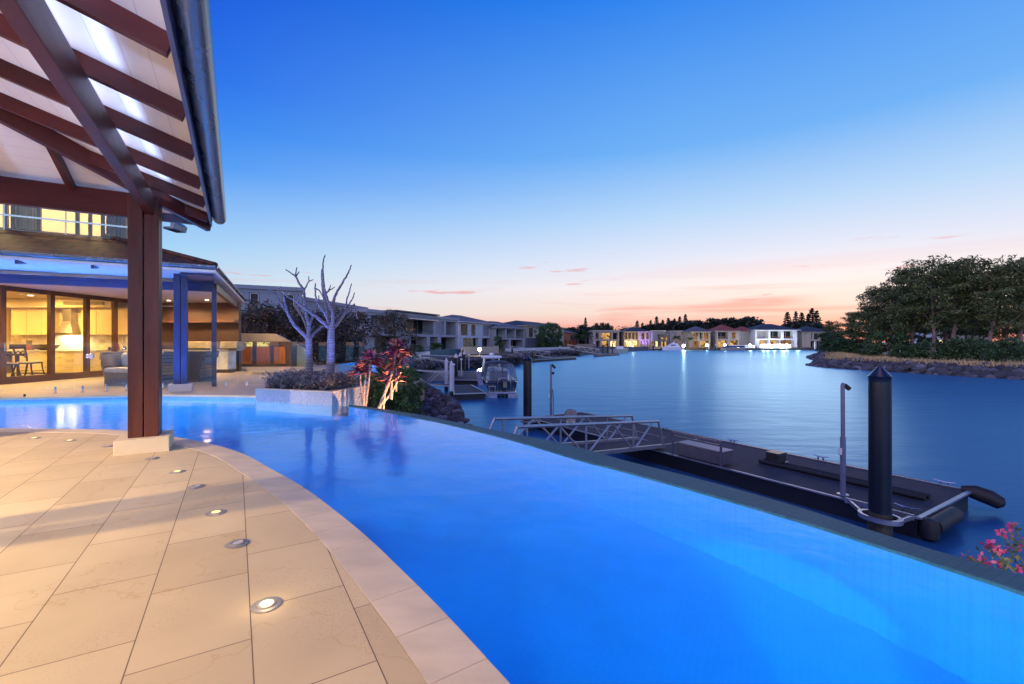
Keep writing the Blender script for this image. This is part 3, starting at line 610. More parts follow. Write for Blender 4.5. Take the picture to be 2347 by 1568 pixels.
# ------------------------------------------------------------------ the house on the left
V0 = Vector((-12.3,10.25,0)); V1 = Vector((-8.05,12.3,0)); V2 = Vector((-11.62,19.3,0)); E1 = Vector((-7.1,10.9,0)); E2 = Vector((-11.5,19.6,0))
CE = 2.8
hs = thing('house', 'two-storey house with lit glass doors, blue-lit verandah and brown shingle roof', 'house', (-15,15,0))
hp = lambda mb, nm, m, **k: mb.build(nm, m, hs, **k)
def Z(p, z): return Vector((p.x, p.y, z))
E0 = E1-pv*9; m_hnavy = mat('blue_stained_timber', (.035,.045,.12), .38, var=.15, scale=5)
m_ceil = mat('verandah_ceiling', (.80,.74,.66), .6, var=.03)
# verandah beam, posts
mb = MB(); mb.beam(Z(V0-pv*1.5,2.63), Z(V1,2.63), .12, .15); hp(mb, 'beam', m_hnavy)
mb = MB(); mb.beam(Z(V0-pv*1.5,2.735), Z(V1,2.735), .16, .055); hp(mb, 'beam', m_hnavy)
mb = MB(); mb.beam(Z(V1,2.69), Z(V2,2.69), .12, .20); hp(mb, 'beam', m_dark)
for p, r, m in ((V1, .055, m_hnavy), (V2, .05, m_dark), (V0+pv*.2, .07, m_hnavy)):
    mb = MB(); mb.obox((p.x, p.y, 1.3), (r, r, 1.3), (pv.x, pv.y)); hp(mb, 'post', m, bevel=.004)
pc = Vector((-8.15,11.2,0)); mb = MB(); mb.obox((pc.x, pc.y, .09), (.235,.235,.09), (pv.x, pv.y)); hp(mb, 'plinth', mat('white_plinth_stone', (.62,.58,.52), .6, var=.06), bevel=.004)
for a, b in ((-1,-1),(1,-1),(-1,1),(1,1)):
    c = pc+pv*a*.070+dv*b*.070; mb = MB(); mb.obox((c.x, c.y, 1.56), (.064,.064,1.38), (pv.x, pv.y)); hp(mb, 'post', m_hnavy, bevel=.004)
# eave gutter, soffit, roof
EZ = 2.95
mb = MB(); gutter(mb, Z(E0,EZ+.05), Z(E1,EZ+.05), dv*-1, .06); gutter(mb, Z(E1,EZ+.05), Z(E2,EZ+.05), pv, .06); hp(mb, 'gutter', m_gutter, smooth=True)
mb = MB(); mb.vprism([Z(E0,2.86), Z(E1,2.86), Z(E2,2.86), Vector((-14.4,19.6,2.86)), Vector((-26,19.6,2.86)), Vector((-26,E0.y,2.86))], (0,0,.06)); hp(mb, 'soffit', m_white)
mb = MB(); mb.vprism([Z(V0-pv*1.5,CE), Z(V1,CE), Z(V2,CE), Vector((-14.4,19.6,CE)), Vector((-14.4,9,CE))], (0,0,.05)); hp(mb, 'ceiling', m_ceil)
q = E1+dv*.45-pv*.15
mb = MB(); mb.vprism([Z(V1,2.76), Z(V1-pv*.9,2.76), Z(E1-pv*.7+dv*.3,2.80), Z(E1+dv*.2-pv*.05,2.80)], (0,0,.10)); hp(mb, 'corner_bracket', m_hnavy)
for t in (1.15, 2.25, 3.4, 4.45):
    a = E1-pv*t; mb = MB(); mb.vprism([Z(a+dv*.06,2.86), Z(a+dv*.55,2.86), Z(a+dv*.06,2.78)], pv*.05); hp(mb, 'bracket', m_hnavy)
t1 = E1-pv*2.5+dv*2.5; t0 = E0+dv*2.5; t2 = E2-pv*2.6-dv*.6
mb = MB(); mb.vprism([Z(E0,EZ), Z(E1,EZ), Z(t1,3.85), Z(t0,3.85)], (0,0,.07)); mb.vprism([Z(E1,EZ), Z(E2,EZ), Z(t2,3.85), Z(t1,3.85)], (0,0,.07)); ro = hp(mb, 'roof', m_tile)
mb = MB(); mb.tube([Z(E1,EZ+.09), Z(t1,3.94)], .07, 8); mb.build('hip_capping', m_tile, ro)
# upper storey: lit room behind a glazed wall and balcony
U1 = Vector((-9.83,12.15,0)); U0 = U1-pv*8; hb = 3.55; ht = 6.2
def wallp(a, b, z0, z1, th, nm, m): mb = MB(); mb.beam(Z((a+b)/2-(b-a)/2,(z0+z1)/2), Z(b,(z0+z1)/2), th, z1-z0); return hp(mb, nm, m)
back = dv*2.6
m_cream = mat('cream_interior', (.82,.72,.5), .7, var=.04)
wallp(U0+back, U1+back, 3.5, ht, .1, 'upper_wall', m_cream); wallp(U1+dv*.05, U1+back, 3.3, ht, .12, 'upper_wall', mat('house_render', (.5,.45,.4), .8, var=.05))
mb = MB(); mb.vprism([Z(U0,3.6), Z(U1,3.6), Z(U1+back,3.6), Z(U0+back,3.6)], (0,0,.06)); hp(mb, 'upper_floor', m_cream)
mb = MB(); mb.vprism([Z(U0-dv*.5,ht), Z(U1-dv*.5+pv*.5,ht), Z(U1+back+pv*.5,ht), Z(U0+back,ht)], (0,0,.12)); hp(mb, 'upper_ceiling', m_cream)
mb = MB(); mb.beam(Z(U0-dv*.12,3.83), Z(U1-dv*.12,3.80), .2, .10); hp(mb, 'parapet', mat('grey_parapet', (.28,.24,.20), .6))
for px_, wd in ((14,.10), (30,.05), (90,.09), (178,.10), (207,.07), (236,.09), (262,.06), (285,.1)):
    # frame uprights found where the glazed wall crosses each line of sight
    k = (px_-CX)/F; # (U1.x - pv.x t)/(U1.y - pv.y t) = k
    t = (U1.x-k*U1.y)/(pv.x-k*pv.y); a = U1-pv*t
    mb = MB(); mb.beam(Z(a,3.7), Z(a,ht), wd, .07, up=(pv.x, pv.y, 0)); hp(mb, 'door_frame', m_dark)
a0 = U0; mb = MB()
for x0, x1, mm, nm in ((0,14,m_curtain,'curtain'), (30,86,mat('cream_curtain', (.62,.5,.28), .9, var=.25, scale=8, stretch=(9,9,.1)),'curtain'), (240,290,m_curtain,'curtain')):
    A_ = []
    for px_ in (x0, x1):
        k = (px_-CX)/F; t = (U1.x-k*U1.y)/(pv.x-k*pv.y); A_.append(U1-pv*t+dv*.15)
    mb = MB(); nn = 14; pts = [A_[0].lerp(A_[1], i/nn)+dv*(.05*(i % 2)) for i in range(nn+1)]
    for u, v in zip(pts[:-1], pts[1:]): mb.quad(Z(u,3.68), Z(v,3.68), Z(v,6.1), Z(u,6.1))
    hp(mb, nm, mm, fix=False)
mb = MB(); mb.beam(Z(U0-dv*.25,4.17), Z(U1-dv*.25,4.17), .04, .04)
for px_ in (20, 158, 300):
    k = (px_-CX)/F; t = (U1.x-k*U1.y)/(pv.x-k*pv.y); a = U1-pv*t-dv*.25; mb.tube([Z(a,3.8), Z(a,4.6)], .014, 8)
hp(mb, 'balcony_rail', m_steel)
mb = MB(); mb.beam(Z(U0-dv*.28,4.22), Z(U1-dv*.28,4.22), .012, .78); hp(mb, 'balustrade_glass', m_glass)
for t in (1.2, 3.4): lamp('ceiling_lamp', 'AREA', Z(U1-pv*t+dv*1.3, ht-.1), 75, (1,.72,.32), .5, Z(U1-pv*t+dv*1.3, 0), hs)
# small far end of the upper eave seen past the post
mb = MB(); p = D(378,507,12.6); q = D(399,523,12.6); mb.vprism([D(374,497,12.6), D(392,505,12.6), D(400,512,12.6), D(397,524,12.6), D(374,524,12.6), D(374,519,12.6), D(390,519,12.6), D(391,511,12.6), D(374,503,12.6)], (0,.5,0)); hp(mb, 'upper_eave', m_gutter)
# glazed doors along x = -14.4 and the kitchen behind them
DX = -14.4
def dy(px_): return DX*F/(px_-CX)
ys = [dy(4), dy(117), dy(198.5), dy(263), dy(320)]
for y in ys:
    mb = MB(); mb.box(DX-.06, DX+.06, y-.07, y+.07, 0, CE); hp(mb, 'door_frame', m_dark, bevel=.004)
mb = MB(); mb.box(DX-.055, DX+.055, ys[0], ys[-1], CE-.14, CE); hp(mb, 'door_head', m_dark)
mb = MB(); mb.box(DX-.055, DX+.055, ys[0], ys[-1], 0, .20); hp(mb, 'door_sill', m_dark)
for a, b in zip(ys[:-1], ys[1:]):
    mb = MB(); mb.box(DX-.005, DX+.005, a+.07, b-.07, .2, CE-.14); hp(mb, 'door_glass', m_glass)
mb = MB(); mb.box(DX+.06, DX+.09, ys[0]-.02, ys[0]+.02, .95, 1.15); hp(mb, 'door_handle', m_steel)
KY = 17.3
m_kit = mat('cream_kitchen_wall', (.80,.66,.42), .6, var=.03)
def bx(nm, m, x0, x1, y0, y1, z0, z1, par=None, bevel=0): mb = MB(); mb.box(x0, x1, y0, y1, z0, z1); return mb.build(nm, m, par or hs, bevel=bevel)
bx('kitchen_wall', m_kit, -26, DX-.3, KY, KY+.15, 0, CE); bx('kitchen_wall', m_kit, -26, -25.9, 9, KY, 0, CE)
bx('kitchen_floor', mat('kitchen_floor', (.55,.45,.32), .25, var=.08), -26, DX-.06, 9, KY, .01, .05)
bx('kitchen_ceiling', m_kit, -26, DX, 9, KY+.15, CE, CE+.05)
bx('bulkhead', m_kit, -26, DX-.3, KY-.62, KY, 2.47, CE-.001)
bx('kitchen_wall', m_kit, -26, DX-.3, 8.95, 9.05, 0, CE)
m_marb = mat('veined_marble', (.62,.50,.34), .25, var=.3, scale=5, det=9, alt=(.9,.84,.70))
bx('splashback', m_marb, -20.5, DX-.4, KY-.03, KY-.002, .9, 2.46)
# kitchen furniture
def kx(px_, y=KY): return (px_-CX)/F*y
cab = thing('wall_cabinet', 'cream wall cupboards left of the range hood', 'cupboard', (kx(110),KY-.2,1.47)); m_cab = mat('cream_cabinet', (.80,.62,.34), .35, var=.03)
for a, b in ((50,84),(84.5,118),(118.5,138)):
    bx('cabinet_door', m_cab, kx(a)+.004, kx(b)-.004, KY-.36, KY-.03, 1.47, 2.465, cab, .004)
cab = thing('wall_cabinet', 'cream wall cupboards right of the range hood', 'cupboard', (kx(240),KY-.2,1.47))
for a, b in ((207,240),(240.5,276),(276.5,312)):
    bx('cabinet_door', m_cab, kx(a)+.004, kx(b)-.004, KY-.36, KY-.03, 1.47, 2.465, cab, .004)
cab = thing('tall_cabinet', 'tall cream cupboard with a built-in dark oven at the left of the kitchen', 'cupboard', (kx(16),KY-.3,.05))
bx('cabinet_door', m_cab, kx(0)-.5, kx(24), KY-.62, KY-.03, 1.62, 2.465, cab, .004); bx('oven', m_dglass, kx(0)-.5, kx(23), KY-.60, KY-.03, .95, 1.42, cab); bx('cabinet_side', m_cab, kx(24.5), kx(26), KY-.64, KY-.03, .05, 2.465, cab)
bx('cabinet_door', m_cab, kx(0)-.5, kx(24), KY-.62, KY-.03, .05, .9, cab, .004); bx('oven_trim', m_steel, kx(0)-.5, kx(24), KY-.62, KY-.03, 1.43, 1.55, cab)
hd = thing('range_hood', 'stainless range hood over the lit cooktop', 'range hood', (kx(168),KY-.3,1.5))
mb = MB(); mb.obox(((kx(140)+kx(196))/2, KY-.28, 1.5), ((kx(196)-kx(140))/2, .26, .03), (1,0)); mb.build('canopy', m_steel, hd)
mb = MB(); mb.obox((kx(170), KY-.2, 1.75), (.30, .2, .23), (1,0), top=.55); mb.obox((kx(170), KY-.16, 2.22), (.165,.13,.24), (1,0)); mb.build('flue', m_steel, hd)
for px_ in (155, 181): lamp('hood_lamp', 'AREA', (kx(px_), KY-.25, 1.46), 16, (1,.8,.5), .25, (kx(px_), KY-.2, 0), hd)
kb = thing('kitchen_bench', 'cream kitchen bench with drawers and a pale stone top', 'kitchen bench', (kx(180),KY-.5,.05))
bx('benchtop', mat('pale_stone_top', (.75,.68,.55), .2, var=.05), kx(20), DX-.45, KY-1.0, KY-.03, .86, .90, kb, .004)
for a, b in ((27,80),(80,135),(135,182),(182,228),(228,275)):
    for z0, z1 in ((.10,.36),(.37,.62),(.63,.85)):
        d_ = bx('drawer', m_cab, kx(a,KY-1)+.004, kx(b,KY-1)-.004, KY-.97, KY-.5, z0, z1, kb, .003)
        m2 = MB(); c_ = (kx(a,KY-1)+kx(b,KY-1))/2; m2.box(c_-.18, c_+.18, KY-1.0, KY-.985, z1-.07, z1-.06); m2.build('handle', m_steel, d_)
m_bowl = mat('dark_wire_bowl', (.12,.09,.05), .4, metal=.5)
fb = thing('fruit_bowl', 'dark ribbed fruit bowl on the kitchen bench', 'bowl', (kx(104,16.8),16.6,.9))
mb = MB(); mb.lathe((kx(104,16.6),16.6,.9), [(.10,0),(.30,.06),(.42,.2),(.40,.21),(.28,.08),(.1,.03)], 20); mb.build('bowl_shell', m_bowl, fb, smooth=True)
mb = MB()
for i in range(9): mb.lathe((kx(104,16.6)+rnd.uniform(-.2,.2),16.6+rnd.uniform(-.15,.15),.98), [(.02,0),(.06,.03),(.07,.08),(.05,.13),(.01,.15)], 8)
mb.build('fruit', leafmat('green_fruit', [(.12,.14,.03),(.25,.2,.04),(.3,.12,.03)]), fb, smooth=True)
kn = thing('knife_block', 'wooden knife block with dark handles at the left end of the bench', 'knife block', (kx(67,16.8),16.8,.9))
mb = MB(); mb.obox((kx(67,16.8),16.8,1.0), (.12,.08,.10), (1,0), top=.8); mb.build('block', mat('cherry_wood', (.25,.07,.03), .4), kn)
mb = MB()
for i in range(5): mb.beam((kx(67,16.8)-.09+.045*i,16.8,1.1), (kx(67,16.8)-.07+.045*i,16.78,1.26), .02, .03)
mb.build('knife_handle', m_black, kn)
for i, (px_, h_, r_, m_, nm, lb) in enumerate([(285,.14,.06,m_steel,'kettle','steel kettle on the bench right of the cooktop'),(311,.12,.05,m_bowl,'canister','short dark canister near the right end of the kitchen bench'),(330,.22,.06,mat('red_tin', (.35,.08,.04), .4),'canister','tall red-brown canister at the right end of the kitchen bench'),(90,.16,.05,m_white,'jug','white jug behind the fruit bowl')]):
    if px_ > 300: px_ -= 60
    mb = MB(); mb.lathe((kx(px_,16.9),16.9,.9), [(r_,0),(r_*1.05,h_*.6),(r_*.7,h_*.85),(r_*.75,h_),(r_*.2,h_*1.08)], 14); tag(mb.build(nm, m_, smooth=True), lb, nm)
# carved dark chairs round the kitchen table
def chair(loc, rz, label, first=[]):
    if first: return dup(first[0], loc, rz, label=label)
    th = thing('dining_chair', label, 'chair', (0,0,0), 'dark carved dining chairs in the lit kitchen'); m = mat('dark_carved_wood', (.05,.022,.012), .4, var=.2)
    mb = MB(); mb.obox((0,0,.455), (.24,.22,.02)); mb.build('seat_frame', m, th, bevel=.01)
    mb = MB(); mb.obox((0,0,.49), (.22,.20,.02)); mb.build('seat_cushion', mat('cream_cushion', (.6,.48,.3), .8), th, bevel=.01)
    for sx in (-1, 1):
        mb = MB(); mb.tube([(sx*.21,-.19,.44),(sx*.215,-.21,.25),(sx*.24,-.27,0)], [.024,.02,.024], 8); mb.build('leg', m, th, smooth=True)
        mb = MB(); mb.tube([(sx*.25,.32,0),(sx*.21,.22,.44),(sx*.20,.24,.75),(sx*.22,.33,1.05)], [.024,.026,.022,.026], 8); mb.build('leg', m, th, smooth=True)
    mb = MB(); mb.beam((-.29,.33,1.0), (.29,.33,1.0), .035, .15); mb.tube([(-.2,.25,.78),(-.08,.26,.86),(0,.26,.80),(.08,.26,.86),(.2,.25,.78)], .02, 6)
    mb.tube([(-.2,.24,.62),(-.1,.25,.70),(0,.26,.72),(.1,.25,.70),(.2,.24,.62)], .018, 6); mb.tube([(0,.26,.84),(0,.255,.70)], .03, 6); mb.build('backrest', m, th, smooth=True)
    mb = MB(); mb.tube([(-.21,-.2,.2),(.21,-.2,.2)], .012, 6); mb.tube([(-.22,.2,.2),(.22,.2,.2)], .012, 6); mb.build('stretcher', m, th)
    th.location = loc; th.rotation_euler = (0,0,rz); first.append(th); return th
chair((-15.45,13.9,.05), R(155), 'dark carved dining chair just inside the glass doors')
chair((-15.9,15.0,.05), R(100), 'dark carved dining chair behind, half hidden by the door frame')
tb = thing('dining_table', 'dark wooden dining table inside the glass doors', 'table', (-16.9,14.3,.05))
mb = MB(); mb.obox((-16.9,14.3,.78), (.55,1.0,.025)); mb.build('tabletop', mat('dark_carved_wood', (.05,.02,.01)), tb, bevel=.005)
for sx in (-1,1):
    for sy in (-1,1): mb = MB(); mb.tube([(-16.9+sx*.45,14.3+sy*.85,.05),(-16.9+sx*.45,14.3+sy*.85,.76)], .035, 8); mb.build('leg', mat('dark_carved_wood', (.05,.02,.01)), tb)
for x, y in ((-16.5,12), (-18.5,14), (-16.5,15.6), (-19.8,16)):
    th = thing('recessed_downlight', 'recessed downlight in the kitchen ceiling', 'downlight', (x,y,CE-.01), 'recessed downlights in the kitchen ceiling'); th['label'] = {(-16.5,12):'recessed ceiling downlight nearest the house doors', (-18.5,14):'recessed ceiling downlight deep in the kitchen on the left', (-16.5,15.6):'recessed ceiling downlight above the fruit bowl', (-19.8,16):'recessed ceiling downlight above the tall oven cupboard'}[(x,y)]
    mb = MB(); mb.lathe((x,y,CE-.012), [(.07,.0),(.07,.01)], 16); mb.build('lens', emit('downlight_lens', (1,.85,.55), 8), th)
    lamp('kitchen_lamp', 'AREA', (x,y,CE-.03), 175, (1,.56,.15), .4, (x,y,0), th)
# air vent in the bulkhead
vt = MB(); vt.box(kx(147,16.68), kx(238,16.68), KY-.66, KY-.621, 2.56, 2.68); hp(vt, 'air_vent', mat('grey_vent', (.25,.2,.14), .5))
# outdoor kitchen at the back of the verandah
BYK = 18.5; m_brown = mat('brown_panelling', (.05,.024,.018), .55, var=.08, scale=1)
bx('back_wall', m_brown, -14.7, -11.1, BYK, BYK+.15, 0, CE); bx('wall_shelf', mat('brown_shelf', (.14,.07,.045), .5), -14.6, -11.1, BYK-.32, BYK-.001, 1.98, 2.06)
bx('upper_panel', mat('lighter_brown_panelling', (.10,.052,.038), .5, var=.06), -14.6, -11.1, BYK-.03, BYK-.001, 2.06, CE-.001)
bx('side_wall', m_kit, DX-.3, DX-.001, KY+.152, BYK+.15, 0, CE)
ob = thing('outdoor_bench', 'white outdoor kitchen bench along the brown verandah wall', 'bench', (-12.8,18,0))
for i in range(6):
    x0 = -14.3+i*.55; bx('cabinet_door', mat('white_cabinet', (.8,.76,.68), .35), x0+.004, x0+.546, 17.62, 18.15, .14, .84, ob, .004)
bx('benchtop', mat('grey_stone_top', (.35,.32,.30), .3), -14.35, -10.95, 17.58, 18.49, .85, .90, ob, .004); bx('kickboard', m_brown, -14.3, -11.0, 17.7, 18.1, .002, .135, ob)
m_cov = mat('beige_canvas_cover', (.42,.34,.22), .9, var=.12, scale=5, bump=.5, bs=7)
for x0, x1, lb in ((kx(437,18),kx(497,18),'beige canvas-covered barbecue on the outdoor bench, left one'), (kx(515,18),kx(556,18),'beige canvas-covered barbecue at the right end of the bench')):
    th = thing('covered_barbecue', lb, 'barbecue', ((x0+x1)/2,18,.9), 'covered barbecues on the outdoor bench')
    mb = MB(); mb.obox(((x0+x1)/2,17.95,1.06), ((x1-x0)/2,.3,.16), top=.93); mb.build('cover', m_cov, th, bevel=.03)
    bx('grill_front', m_dglass, x0+.03, x1-.03, 17.60, 17.7, .905, .955, th)
fan = thing('ceiling_fan', 'white ceiling fan under the verandah ceiling', 'fan', (-13.0,16.4,CE-.35))
mb = MB(); mb.lathe((-13,16.4,CE-.33), [(.03,.32),(.03,.1),(.11,.08),(.11,0),(.04,-.03)], 16); mb.build('motor', m_white, fan, smooth=True)
for a in (10,130,250):
    d_ = Vector((math.cos(R(a)), math.sin(R(a)), 0)); mb = MB(); mb.beam(Vector((-13,16.4,CE-.30))+d_*.1, Vector((-13,16.4,CE-.30))+d_*.72, .12, .012); mb.build('blade', m_white, fan)
for i, (x, y) in enumerate(((-12.4,15.2), (-11.6,17.3), (-13.2,17.5), (-10.2,13.2), (-12.6,12.6))):
    th = thing('verandah_downlight', ['verandah ceiling downlight above the sofas','verandah ceiling downlight by the right-hand posts','verandah ceiling downlight close to the brown wall','verandah ceiling downlight behind the slim blue post','verandah ceiling downlight near the glass doors'][i], 'downlight', (x,y,CE), 'downlights in the verandah ceiling')
    mb = MB(); mb.lathe((x,y,CE-.012), [(.06,.0),(.06,.01)], 16); mb.build('lens', emit('downlight_lens', (1,.85,.55), 8), th)
    lamp('verandah_lamp', 'SPOT', (x,y,CE-.02), 330, (1,.62,.28), .1, (x,y,0), th, cone=165, blend=.5)
# curtain wall of bar cupboards and the sloping boundary wall beyond
bw = thing('bar_cupboards', 'row of warm timber bar cupboards with bottles on the shelf', 'cupboard', D(600,840,20.2))
mb = MB(); mb.box(kx(548,20.4), kx(668,20.4), 20.4, 20.9, 0, 1.22); mb.build('carcass', mat('dark_plum_frame', (.06,.035,.04), .5), bw)
m_jar = mat('orange_timber_door', (.36,.12,.035), .4, var=.2, scale=5, stretch=(3,3,.4))
for a, b in ((553,577), (588,618), (628,654)):
    d_ = bx('cupboard_door', m_jar, kx(a,20.35), kx(b,20.35), 20.34, 20.40, .22, .98, bw, .004)
    if a < 620: bx('shelf_recess', litroom('lit_bottle_shelf', (1,.75,.25), 1.0, dark=(.2,.1,.02), scale=9), kx(a,20.35), kx(b,20.35), 20.385, 20.41, 1.0, 1.2, bw)
lamp('bar_lamp', 'AREA', D(600,790,19.6)+Vector((0,0,1.3)), 45, (1,.6,.25), .4, D(600,820,20.3), bw)
gw = MB(); gw.vprism([Z(D(548,764,21),1.2+(CY-764)/F*21), D(629,765,21), D(697,799,21), D(709,812,21), Z(D(712,855,21),-.1), Z(D(548,855,21),-.1)], (0,.2,0))
tag(gw.build('garden_wall', mat('taupe_render', (.34,.30,.22), .8, var=.08)), 'taupe rendered garden wall with sloping top behind the bar cupboards', 'wall')
spotlight((-9.5,19.6,.1), (-9.4,21,.7), 40, 'small garden uplight washing the sloping wall yellow-green', (.85,.9,.45), 140, .05, 'garden_uplight', None, 'lamp', m_black)
step = MB(); step.prism([(-12.5,20.3), (-8.4,20.3), (-7.6,19.0), (-7.4,17.6), (-8.2,16.9), (-9.6,16.8), (-10.9,18.6)], .001, .10); tag(step.build('terrace_step', mat('sandstone_step', (.5,.41,.29), .5), bevel=.01), 'curved sandstone step on the far terrace before the bar', 'step')
# wicker sofas
m_wick = brickmat('grey_wicker', (.48,.44,.44), (.40,.36,.36), (.14,.12,.12), .05, .025, .006, rot=(R(90),0,R(12)), offset=0, bump=1.0, rough=.7)
m_cush = mat('cream_cushion_fabric', (.66,.62,.58), .9, var=.08, scale=7, bump=.3, bs=5); m_cushb = mat('blue_striped_cushion', (.20,.30,.42), .9, var=.3, scale=9, alt=(.55,.6,.62))
def sofa(c, ang, wd, label, high=.92):
    th = thing('wicker_sofa', label, 'sofa', (0,0,0), 'woven wicker sofas on the verandah')
    def L_(pts, nm, m, off): mb = MB(); mb.vprism(pts, off); return mb.build(nm, m, th, bevel=.02)
    h = wd/2
    # curved flaring side panels
    for sx in (-1, 1):
        mb = MB(); prof = [(.0,.0),(.04,.18),(.10,.36),(.20,.55),(.26,.72),(.36,high)]
        for (o0, z0), (o1, z1) in zip(prof[:-1], prof[1:]):
            x0 = sx*(h-.30+o0*.8); x1 = sx*(h-.30+o1*.8); f0 = .38+.0*z0
            mb.add([(x0,-f0,z0),(x0,.42,z0),(x1,.44,z1),(x1,-f0+.25*max(0,z1-.5),z1),(x0-sx*.07,-f0,z0),(x0-sx*.07,.42,z0),(x1-sx*.07,.44,z1),(x1-sx*.07,-f0+.25*max(0,z1-.5),z1)], [(0,1,2,3),(4,5,6,7),(0,3,7,4),(1,2,6,5),(3,2,6,7),(0,1,5,4)])
        mb.build('arm', m_wick, th)
    mb = MB(); mb.add([(-h+.3,.36,0),(h-.3,.36,0),(h-.02,.48,high),(-h+.02,.48,high),(-h+.3,.43,0),(h-.3,.43,0),(h-.02,.55,high),(-h+.02,.55,high)], [(0,1,2,3),(4,5,6,7),(0,1,5,4),(1,2,6,5),(2,3,7,6),(3,0,4,7)]); mb.build('backrest', m_wick, th)
    mb = MB(); mb.box(-h+.27, h-.27, -.40, .36, .0, .36); mb.build('base', m_wick, th, bevel=.02)
    mb = MB(); mb.box(-h+.28, h-.28, -.42, .33, .362, .50); mb.build('seat_cushion', m_cush, th, bevel=.04)
    for i, fx in enumerate((-.62, -.2, .25, .62)):
        mb = MB(); mb.obox((fx*h*.9, .20, .70), (.23,.09,.21), (1,.1*(-1)**i)); mb.build('pillow', m_cush if i % 2 == 0 else m_cushb, th, bevel=.08, smooth=True)
    th.location = (c[0], c[1], 0); th.rotation_euler = (0,0,ang); return th
sofa((-10.35,12.7,0), R(-8), 2.0, 'grey wicker sofa with pale pillows left of the gazebo post')
sofa((-10.05,14.0,0), R(188), 1.7, 'grey wicker sofa seen from behind, beside the blue post')
# glass pool fence with steel spigots
fpx = [G(-40,907), G(37,905), G(117,902), G(250,897), G(373,892), G(450,889.5), G(522,888), G(579,887)]
fend = [Vector((-5.1,12.4,0)), Vector((-3.9,13.0,0))]
def fence(name, pts, z0, z1, label, grp, sp=True):
    for i, (a, b) in enumerate(zip(pts[:-1], pts[1:])):
        th = thing(name, label[i], 'glass panel', (a.x, a.y, z0), grp); d = (b-a).normalized()
        mb = MB(); mb.beam(Z(a+d*.01,(z0+z1)/2+.04), Z(b-d*.01,(z0+z1)/2+.04), .012, z1-z0-.08); mb.build('pane', m_fglass, th)
        if sp:
            L_ = (b-a).length
            for t in (.2, .8):
                p = a.lerp(b, t); mb = MB(); mb.lathe((p.x,p.y,z0), [(.035,0),(.035,.012),(.024,.014),(.024,.15),(.02,.155)], 12); mb.build('spigot', m_steel, th, smooth=True)
FP = [G(-60,908), G(170,900.5), G(262,897), G(400,891.5), G(546,887.7), G(640,885)]
fence('glass_fence_panel', FP, 0, 1.2, ['frameless glass pool fence panel at the left edge','frameless glass fence panel between the doors and sofa','frameless glass fence panel hidden partly by the gazebo post','frameless glass fence panel in front of the blue posts','frameless glass fence panel just left of the planter'], 'frameless glass pool fence panels')
# latch boxes on the fence glass
for x, y, Yd, lb in ((207,816,10.6,'steel latch box on the glass fence before the kitchen doors'),(315.5,788,11,'small steel latch on the glass fence near the post')):
    p = D(x,y,Yd); mb = MB(); mb.box(p.x-.085, p.x+.085, p.y-.03, p.y+.02, p.z-.05, p.z+.05); tag(mb.build('fence_latch', m_steel, bevel=.01), lb, 'latch')

# ------------------------------------------------------------------ planter with trees
pl = thing('planter', 'white mosaic-tiled planter box at the corner of the pool', 'planter', (A.x, A.y, POOLZ)); PT = .2
out = [(A.x,A.y), (B.x,B.y), (Cc.x,Cc.y), (Dd.x,Dd.y)]
def rim(poly, d):
    c = Vector((sum(p[0] for p in poly)/4, sum(p[1] for p in poly)/4, 0)); return [(c.x+(p[0]-c.x)*(1-d), c.y+(p[1]-c.y)*(1-d)) for p in poly]
m_mos = brickmat('white_mosaic_wall', (.55,.57,.62), (.45,.47,.53), (.28,.30,.36), .035, .035, .003, rot=(R(90),0,R(-12)), offset=0, bump=.3, rough=.25)
inn = rim(out, .13)
for i in range(4):
    a, b, c, d_ = out[i], out[(i+1)%4], inn[(i+1)%4], inn[i]
    mb = MB(); mb.prism([a, b, c, d_], -1.4, PT-.03); mb.build('tiled_side', m_mos, pl)
    mb = MB(); o1, o2 = rim(out, -.006)[i], rim(out, -.006)[(i+1)%4]; mb.prism([o1, o2, c, d_], PT-.03, PT); mb.build('stone_cap', m_cope, pl, bevel=.003)
mb = MB(); mb.prism(inn, .0, PT-.05); mb.build('soil', m_soil, pl)
mb = MB(); rnd = random.Random(11); c0 = Vector(inn[0]+(0,)); 
for _ in range(330):
    a, b = rnd.random(), rnd.random(); p = Vector((*inn[0],0)).lerp(Vector((*inn[1],0)), a).lerp(Vector((*inn[3],0)).lerp(Vector((*inn[2],0)), a), b)
    hgt = rnd.uniform(.05,.26); mb.clump((p.x,p.y,PT+hgt), .10, 34, .055, rnd, .55)
tag(mb.build('groundcover_shrubs', leafmat('purple_green_leaves', [(.03,.03,.02),(.09,.07,.07),(.20,.15,.16),(.30,.26,.26),(.05,.06,.03)], .4), fix=False), 'low purple-grey leafy ground cover filling the planter', 'shrubs', kind='stuff')
Z3 = lambda x, y, Yd: D(x/3.797+528.7, y/3.797+561.7, Yd)
m_fbark = brickmat('ringed_grey_bark', (.20,.18,.20), (.31,.28,.31), (.09,.08,.09), .5, .035, .006, rot=(R(90),0,0), offset=.3, bump=.8, rough=.8)
